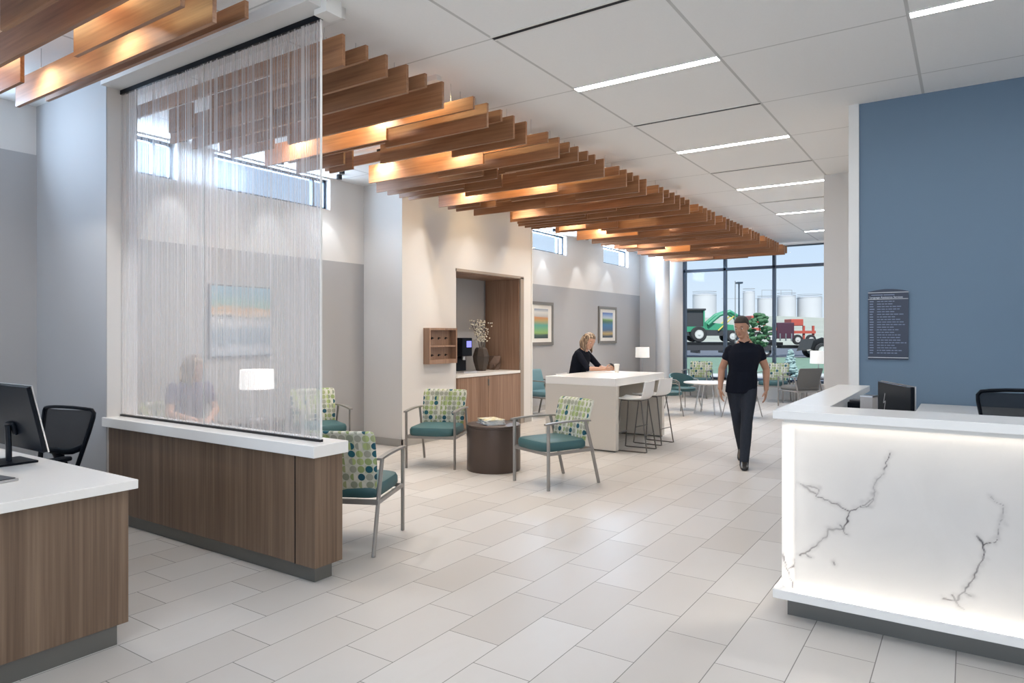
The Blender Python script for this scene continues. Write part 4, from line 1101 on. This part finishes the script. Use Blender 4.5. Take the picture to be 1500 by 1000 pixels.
w2 = dict(pelvis=(0, .03, .765), waist=(0, .0, .90), chest=(0, -.05, 1.05), neck=(0, -.13, 1.285), head=(0, -.205, 1.405), look=(-.42, -.75, -.42), up=(0, -.4, 1),
          hipL=(.085, .0, .745), hipR=(-.085, .0, .745), knL=(.10, -.42, .75), knR=(-.10, -.42, .75), anL=(.10, -.36, .34), anR=(-.10, -.36, .34), ftL=(0, -1, -.1), ftR=(0, -1, -.1),
          shL=(.155, -.09, 1.215), shR=(-.155, -.09, 1.215), elL=(.215, -.28, .995), elR=(-.215, -.28, .995), wrL=(.06, -.50, .985), wrR=(-.07, -.50, .985),
          hdL=(-.15, -1, .15), hdR=(.15, -1, .15), pnL=(-1, 0, .4), pnR=(1, 0, .4), thL=(0, 0, 1), thR=(0, 0, 1), skin=M['skin'], shirt=M['navy'], trousers=M['trouser'], shoe=M['shoe'], hair=M['hairl'],
          sleeve=1.05, hem=.05, w=.92, arm=.9, curl=.75, hs=.9, hair_kind='long')
person('blonde woman in black top seated at the bar looking down at a phone', (-5.0, 9.27, 0), rz_of(1, .05), w2)
ph = thing('mobile_phone', 'dark mobile phone held by the woman at the bar', 'phone', (-4.38, 9.285, 1.03), rz_of(1, .05))
MB().box(-.037, -.004, -.075, .037, .004, .075, Matrix.Rotation(-1.0, 4, 'X')).build('case', M['black'], ph, bevel=.003)
MB().box(-.034, .0041, -.07, .034, .005, .07, Matrix.Rotation(-1.0, 4, 'X')).build('screen', M['dark'], ph)
w1 = dict(pelvis=(0, .06, .56), waist=(0, .03, .70), chest=(0, -.0, .85), neck=(0, -.04, 1.065), head=(0.02, -.085, 1.185), look=(.55, -.80, -.35), up=(0, -.2, 1),
          hipL=(.085, .0, .545), hipR=(-.085, .0, .545), knL=(.11, -.40, .52), knR=(-.10, -.42, .52), anL=(.11, -.42, .09), anR=(-.10, -.40, .09), ftL=(0, -1, 0), ftR=(0, -1, 0),
          shL=(.165, -.03, 1.0), shR=(-.165, -.03, 1.0), elL=(.225, -.10, .755), elR=(-.225, -.10, .755), wrL=(.07, -.30, .70), wrR=(-.07, -.30, .70),
          hdL=(-.6, -.7, 0), hdR=(.6, -.7, 0), pnL=(0, 0, -1), pnR=(0, 0, -1), thL=(0, -1, 0), thR=(0, -1, 0), skin=M['skin'], shirt=M['lav'], trousers=M['trouser'], shoe=M['shoe'], hair=M['hairl'],
          sleeve=.62, hem=.05, w=.98, arm=.95, curl=.4, hs=.92, hair_kind='long')
person('woman in a purple-grey top seated behind the threaded glass beside the lamp', (-6.36, 3.80, 0), rz_of(1, -.12), w1)

# ------------------------------------------------------------------ outside the far window
GZ = -.5
struct('ground_lawn', rbox(-60, 16.66, GZ - .2, 40, 17.9, GZ + .3), M['conc'])
struct('ground_parking', rbox(-160, 16.66, GZ - .4, 60, 400, GZ - .03), M['asphalt'])
def strip(name, d0, d1, z, mat, kind='structure'):
    m = MB(); vs = []
    for px in (700, 1500):
        for d in (d0, d1): vs.append(at(px, d, z))
    m.add(vs + [v - V((0, 0, .3)) for v in vs], [(0, 1, 3, 2), (4, 6, 7, 5), (0, 2, 6, 4), (1, 5, 7, 3), (0, 4, 5, 1), (2, 3, 7, 6)])
    o = m.build(name, mat); o['kind'] = kind; return o
strip('path_sidewalk', 31.5, 33.5, GZ + .05, M['conc'])
strip('lawn', 33.5, 56, GZ + .04, M['lawn'])
def hillside():
    m = MB(); n = 24; rows = []
    for d, z in ((100, GZ), (140, 1.6), (180, 4.0), (220, 6.6), (260, 7.6), (420, 8.5)):
        r = []
        for k in range(n + 1):
            px = 500 + 1300*k/n; p = at(px, d, z + (noise.noise(V((k*.5, d*.02, 0)))*1.2 if z > 0 else 0)); r.append(p)
        rows.append(r)
    vs = [p for r in rows for p in r]; fs = []
    for j in range(len(rows) - 1):
        for k in range(n): a = j*(n + 1) + k; fs.append((a, a + 1, a + n + 2, a + n + 1))
    m.add(vs, fs); o = m.build('hills', M['field'], smooth=True); o['kind'] = 'structure'
hillside()
# storage tanks
for i, (px, w, hpx, lab) in enumerate(((1032, 34, 36, 'leftmost storage tank on the hill behind the green loader'), (1097, 17, 40, 'narrow storage tank right of the light pole'), (1122, 24, 30, 'storage tank behind the young tree'), (1152, 26, 34, 'storage tank in the middle right window pane'), (1186, 34, 32, 'rightmost pale storage tank on the hill'))):
    d = 250; r = w*d/2000; q = at(px, d, 7.0); h_ = hpx*.25
    t = thing('storage_tank', lab, 'tank', q, 0, 'pale storage tanks')
    MB().lathe([(r, 0), (r, h_*.93)], n=32).build('shell', M['tank'], t, smooth=True)
    MB().lathe([(r*1.02, h_*.93), (r*1.02, h_*.95), (r*.3, h_), (0.05, h_*1.005)], n=32).build('roof', M['tank'], t, smooth=True)
    m = MB()
    for z in (h_*.99, h_*1.08):
        m.tube([V((r*math.cos(2*PI*k/24), r*math.sin(2*PI*k/24), z)) for k in range(24)], .05, 4, closed=True)
    m.build('railing', M['frame'], t)
# pipe gantry
g = thing('pipe_gantry', 'thin steel gantry above the distant tanks', 'gantry', at(1130, 300, 7), TH)
m = MB()
for x in (-4.2, 0, 4.2, 9): m.box(x - .05, -.05, 0, x + .05, .05, 13.5)
m.box(-4.3, -.05, 13.4, 9.1, .05, 13.55); m.box(-22, -.05, 9.7, 20, .05, 9.8); m.build('frame', M['frame'], g)
def wheel(parent, x, y, r, w, rim=M['conc'], z=None, name='wheel'):
    z = r if z is None else z
    prof = []
    m = MB(); n = 28
    R = Matrix.Rotation(PI/2, 3, 'X')
    def ringr(rr, yy): return [V((x + rr*math.cos(2*PI*k/n), y + yy, z + rr*math.sin(2*PI*k/n))) for k in range(n)]
    m.loft([ringr(r*.6, -w/2), ringr(r*.92, -w/2), ringr(r, -w*.36), ringr(r, w*.36), ringr(r*.92, w/2), ringr(r*.6, w/2)])
    wh = m.build(name, M['tyre'], parent, smooth=True)
    m = MB(); m.loft([ringr(r*.58, -w/2 - .02), ringr(r*.50, -w/2 - .02), ringr(r*.42, -w/2 + .06), ringr(r*.18, -w/2 + .05), ringr(r*.15, -w/2 - .06)]); m.build('rim', rim, wh, smooth=True)
    return wh
wh_ = plain('pale_rim', (.62, .62, .60), .5)
DG = 60
tr = thing('flatbed_trailer', 'black flatbed trailer parked beyond the lawn carrying machinery', 'trailer', at(1085, DG, GZ), TH)
rbox(-12, -1.3, .95, 3.2, 1.3, 1.25).build('deck', M['blackmetal'], tr); rbox(-12, -1.33, .55, 2.2, -1.22, 1.0).build('side_rail', M['dark'], tr)
for x in (-9, -6.5, -4, -1.5): rbox(x - .1, -1.25, .3, x + .1, 1.25, .95).build('crossmember', M['dark'], tr)
for x in (-8.2, -7.0, .6, 1.8): wheel(tr, x, -1.0, .5, .3, wh_)
bh = thing('backhoe_loader', 'green backhoe loader on the trailer behind the left window pane', 'backhoe', at(1034, DG, GZ + 1.255), TH)
for x, r in ((-.9, .68), (2.0, .5)): wheel(bh, x, -.95, r, .42, wh_); wheel(bh, x, .95, r, .42, wh_)
rbox(-1.6, -.5, .55, 2.3, .5, 1.05).build('chassis', M['dark'], bh)
MB().add([(-.2, -.5, 1.05), (2.4, -.5, .85), (2.4, .5, .85), (-.2, .5, 1.05), (-.2, -.5, 1.75), (2.3, -.48, 1.5), (2.3, .48, 1.5), (-.2, .5, 1.75)], [(0, 1, 2, 3), (4, 5, 6, 7), (0, 1, 5, 4), (1, 2, 6, 5), (2, 3, 7, 6), (3, 0, 4, 7)]).build('bonnet', M['green'], bh, bevel=.05)
cb = MB()
for x in (-1.9, -.35):
    for y in (-.65, .65): cb.box(x - .06, y - .06, 1.0, x + .06, y + .06, 2.75)
cb.box(-2.0, -.7, .9, -.25, .7, 1.35); cb.build('cab_frame', M['green'], bh)
rbox(-2.1, -.78, 2.75, -.2, .78, 2.92).build('cab_roof', M['dark'], bh, bevel=.03)
rbox(-1.85, -.60, 1.35, -.4, .60, 2.75).build('cab_glass', M['dark'], bh)
for y in (-.62, .62):
    MB().tube([(.0, y, 1.5), (1.0, y, 2.35), (1.9, y, 2.65), (2.7, y, 2.2), (3.2, y, 1.0)], [.14, .16, .18, .15, .12], 8).build('loader_arm', M['green'], bh)
    MB().tube([(.9, y, 1.0), (2.3, y, 2.3)], .06, 8).build('cylinder', M['yellow'], bh)
MB().add([(2.9, -1.0, .35), (3.6, -1.0, .3), (3.1, -1.0, 1.3), (2.9, 1.0, .35), (3.6, 1.0, .3), (3.1, 1.0, 1.3)], [(0, 1, 2), (3, 5, 4), (0, 3, 4, 1), (1, 4, 5, 2), (2, 5, 3, 0)]).build('bucket', M['green'], bh)
MB().tube([(-1.9, 0, 1.0), (-2.7, 0, 1.8), (-2.3, 0, 3.2)], .16, 8).tube([(-2.3, 0, 3.2), (-3.3, 0, 2.0)], .12, 8).build('digger_boom', M['green'], bh)
rm = thing('red_implement', 'red farm implement on the trailer behind the middle window pane', 'implement', at(1121, DG, GZ + 1.255), TH)
rbox(-1.5, -.8, 1.0, .7, .8, 1.25).build('frame', M['red'], rm); 
for x in (-1.3, -.3, .55): rbox(x - .08, -.7, .3, x + .08, -.5, 1.7).build('strut', M['red'], rm)
rbox(-1.5, -.8, 1.7, -.4, .8, 2.3).build('hopper', M['red'], rm, bevel=.05)
for x in (-1.0, .2): wheel(rm, x, -.9, .45, .25, wh_)
r2 = dup(rm, at(1178, DG + 2, GZ + 1.0), TH, 'red farm implement on the trailer behind the right window pane')
db = thing('drill_unit', 'dark maroon engine unit between the two red implements', 'implement', at(1147, DG, GZ + 1.255), TH)
rbox(-.75, -.6, .3, .75, .6, 1.7).build('engine_housing', plain('maroon', (.08, .03, .05), .5), db, bevel=.05)
for x in (-.5, .0, .5): MB().cyl((x, -.62, .1), (x, -.62, .75), .07, n=8).build('cylinder', M['silver'], db)
tk = thing('parked_truck', 'black truck rear with large wheel at the right of the far window', 'truck', at(1195, 56, GZ), TH)
wheel(tk, .0, -1.1, .62, .4, wh_); wheel(tk, 1.6, -1.1, .62, .4, wh_); wheel(tk, 0, 1.1, .62, .4, wh_); wheel(tk, 1.6, 1.1, .62, .4, wh_)
rbox(-3.0, -.5, .8, 6, .5, 1.05).build('chassis', M['blackmetal'], tk)
MB().tube([(-.85, -1.1, .7), (-.6, -1.1, 1.25), (0, -1.1, 1.45), (.6, -1.1, 1.25), (.85, -1.1, .7)], [(.25, .03)]*5, 6).build('fender', M['blackmetal'], tk)
MB().add([(-2.1, -1.3, .6), (-1.0, -1.3, .75), (-.7, -1.3, 1.6), (-1.7, -1.3, 1.55), (-2.1, -1.22, .6), (-1.0, -1.22, .75), (-.7, -1.22, 1.6), (-1.7, -1.22, 1.55)], [(0, 1, 2, 3), (7, 6, 5, 4), (0, 4, 5, 1), (1, 5, 6, 2), (2, 6, 7, 3), (3, 7, 4, 0)]).build('mud_flap', M['dark'], tk)
rbox(1.5, -1.2, 1.1, 6, 1.2, 3.0).build('body', M['dark'], tk)
lp = thing('light_pole', 'grey parking light pole outside, behind the man', 'light pole', at(1082.5, 48, GZ), TH)
MB().cyl((0, 0, 0), (0, 0, 3.3), .11, .10, 10).build('lower_pole', M['mull'], lp); MB().cyl((0, 0, 3.3), (0, 0, 5.55), .06, .05, 10).build('upper_pole', M['mull'], lp); rbox(-.18, -.3, 5.5, .18, .2, 5.62).build('lamp_head', M['mull'], lp)
lp2 = thing('flag_pole', 'thin pole beside the parking light pole', 'pole', at(1077, 52, GZ), TH); MB().cyl((0, 0, 0), (0, 0, 6), .035, .03, 8).build('pole', M['frame'], lp2)
def tree(label, loc, h, r, mat, conical=False, n=160, seed=1):
    rg = random.Random(seed); t = thing('young_tree', label, 'tree', loc)
    MB().tube([(0, 0, 0), (.03, 0, h*.4), (0, .02, h*.85)], [.05, .04, .02], 8).build('trunk', M['branch'], t)
    m = MB()
    for k in range(n):
        f = rg.random(); z = h*(.12 + .88*f) if conical else h*(.35 + .65*f)
        rr = r*(1 - f)*1.0 + .03 if conical else r*math.sin(PI*(.12 + .8*f))
        a = rg.uniform(0, 2*PI); q = rr*math.sqrt(rg.random()); s = rg.uniform(.06, .13)*r/.6
        m.ell((q*math.cos(a), q*math.sin(a), z), s*1.2, s, s*.8, None, 6, 4)
    m.build('foliage', mat, t); return t
tree('young green tree outside the middle window pane', at(1112, 45, GZ), 3.3, .85, M['leaf'], n=130)
tree('small pale conical shrub on the lawn at the right window pane', at(1158, 27, GZ), 1.35, .38, M['spruce'], True, 200, 5)
EXPOSURE = 0.08

# ------------------------------------------------------------------ light
w = bpy.data.worlds.new('sky'); SC.world = w; w.use_nodes = True
nt = w.node_tree; nt.nodes.clear()
out = nt.nodes.new('ShaderNodeOutputWorld'); bg = nt.nodes.new('ShaderNodeBackground'); tc = nt.nodes.new('ShaderNodeTexCoord'); sp = nt.nodes.new('ShaderNodeSeparateXYZ'); rp = nt.nodes.new('ShaderNodeValToRGB')
nt.links.new(tc.outputs['Generated'], sp.inputs[0]); nt.links.new(sp.outputs[2], rp.inputs[0]); nt.links.new(rp.outputs[0], bg.inputs[0]); nt.links.new(bg.outputs[0], out.inputs[0])
cr = rp.color_ramp; cr.elements[0].position = .0; cr.elements[0].color = (.72, .80, .88, 1); cr.elements[1].position = .35; cr.elements[1].color = (.36, .52, .80, 1)
e = cr.elements.new(.10); e.color = (.60, .73, .89, 1)
bg.inputs[1].default_value = 1.1
def area(name, loc, rot, sx, sy, power, col, portal=False):
    L = bpy.data.lights.new(name, 'AREA'); L.shape = 'RECTANGLE'; L.size = sx; L.size_y = sy; L.energy = power; L.color = col
    o = bpy.data.objects.new(name, L); COL.objects.link(o); o.location = loc; o.rotation_euler = rot
    if portal: L.cycles.is_portal = True
    return o
DAY = (.62, .78, 1.0)
area('rear_daylight_fill', (-1, -5.15, 1.8), (-PI/2, 0, PI), 11, 2.7, 200, (.66, .80, 1.0))  # blue area lamp added at the unseen rear glazing to lift the daylight
for (a, b), p in zip(wins, (85, 30, 55, 130, 250)):
    area('clerestory_daylight', (XW - .18, (a + b)/2, (Z0 + Z1)/2), (0, -PI/2, 0), Z1 - Z0, b - a, p, DAY)
area('far_window_portal', ((WX0 + WX1)/2, YE + .3, 2.0), (PI/2, 0, 0), WX1 - WX0, 3.1, 1, (1, 1, 1), True)
S_ = bpy.data.lights.new('sun', 'SUN'); S_.energy = 5.0; S_.angle = .02; S_.color = (1, .95, .88)
so = bpy.data.objects.new('sun', S_); COL.objects.link(so); so.rotation_euler = V((-.35, .75, -1.05)).to_track_quat('-Z', 'Y').to_euler()
STRIP, CANP = 5, 58
# strips in each gap, wide can spots added to brighten the bay, niche washers
WARM = (1, .70, .36)
names = ['over the staff desk', 'over the chair at the partition', 'before the niche block', 'over the drum table', 'before the niche', 'past the niche', 'over the bar', 'before the second grey wall print', 'near the far window', 'nearest the far window']
hs = None
for g_, nm in zip(gaps, names):
    for x, sd in ((-3.85, 'walkway side'), (-4.75, 'middle'), (-5.6, 'wall side')):
        x += random.uniform(-.2, .2)
        t = thing('ceiling_strip_light', 'warm strip light hidden above the boards %s, %s' % (nm, sd), 'strip light', (x, g_, ZC), 0, 'warm strip lights above the boards')
        if hs is None: hs = rbox(-.28, -.03, -.04, .28, .03, .004).build('housing', M['trim'], t).data
        else: h_ = bpy.data.objects.new('housing', hs); COL.objects.link(h_); h_.parent = t
        area('strip_lamp', (x, g_, ZC - .045), (0, 0, 0), .5, .04, STRIP*(.5 if g_ < 3 else 1), (1, .68, .32))
    spot(-4.3, g_ + .1, -4.3, g_ + .1, CANP, 2.3, (1, .96, .92), .8, 'black fill spotlight added above the boards %s, walkway side' % nm)
    spot(-5.4, g_ + .1, -5.4, g_ + .1, CANP*1.5, 2.3, (1, .96, .92), .8, 'black fill spotlight added above the boards %s, wall side' % nm)
for y_, nm in ((7.15, 'left of the niche'), (8.25, 'over the coffee machine'), (9.2, 'over the dark vase'), (11.6, 'before the green print'), (13.0, 'between the two prints'), (14.5, 'before the blue print'), (4.0, 'by the seated woman, added as fill'), (5.2, 'by the lamp, added as fill'), (6.1, 'by the inside corner, added as fill')):  # bay washers at the end are added to brighten its walls
    xw = XN if 6.8 < y_ < 10 else XW
    spot(xw + .25, y_, xw + .10, y_, 11 if xw == XN else 30, .82, (.98, .96, .93) if xw == XN else (.92, .96, 1), .15, 'black can spotlight washing the wall ' + nm)

for x_, y_, p_, nm in ((-6.45, 4.5, 26, 'over the seated woman'), (-6.5, 5.9, 40, 'over the inside corner of the bay'), (-6.5, 11.4, 24, 'over the teal chair'), (-6.5, 13.8, 24, 'over the small lamp')):  # unseen downlights added to lift the bay and recess walls
    spot(x_, y_, x_, y_ + .15, p_, 2.2, (.93, .96, 1), .7, 'black fill spotlight added close to the outer wall ' + nm)

# ------------------------------------------------------------------ camera and view
cd = bpy.data.cameras.new('camera'); co = bpy.data.objects.new('camera', cd); COL.objects.link(co)
co.location = (0, 0, H); co.rotation_euler = (PI/2, 0, TH); cd.lens = 24; cd.sensor_width = 36; cd.shift_y = -12/1500; cd.clip_end = 1000; cd.clip_start = .05
SC.camera = co
vs = SC.view_settings; SC.display_settings.display_device = 'sRGB'; vs.view_transform = 'Standard'; vs.look = 'None'; vs.gamma = 1; vs.use_curve_mapping = False
vs.exposure = EXPOSURE
c = SC.cycles; c.use_denoising = True; c.max_bounces = 8; c.diffuse_bounces = 5; c.glossy_bounces = 3; c.transparent_max_bounces = 16; c.transmission_bounces = 4; c.caustics_reflective = False; c.caustics_refractive = False; c.sample_clamp_indirect = 6
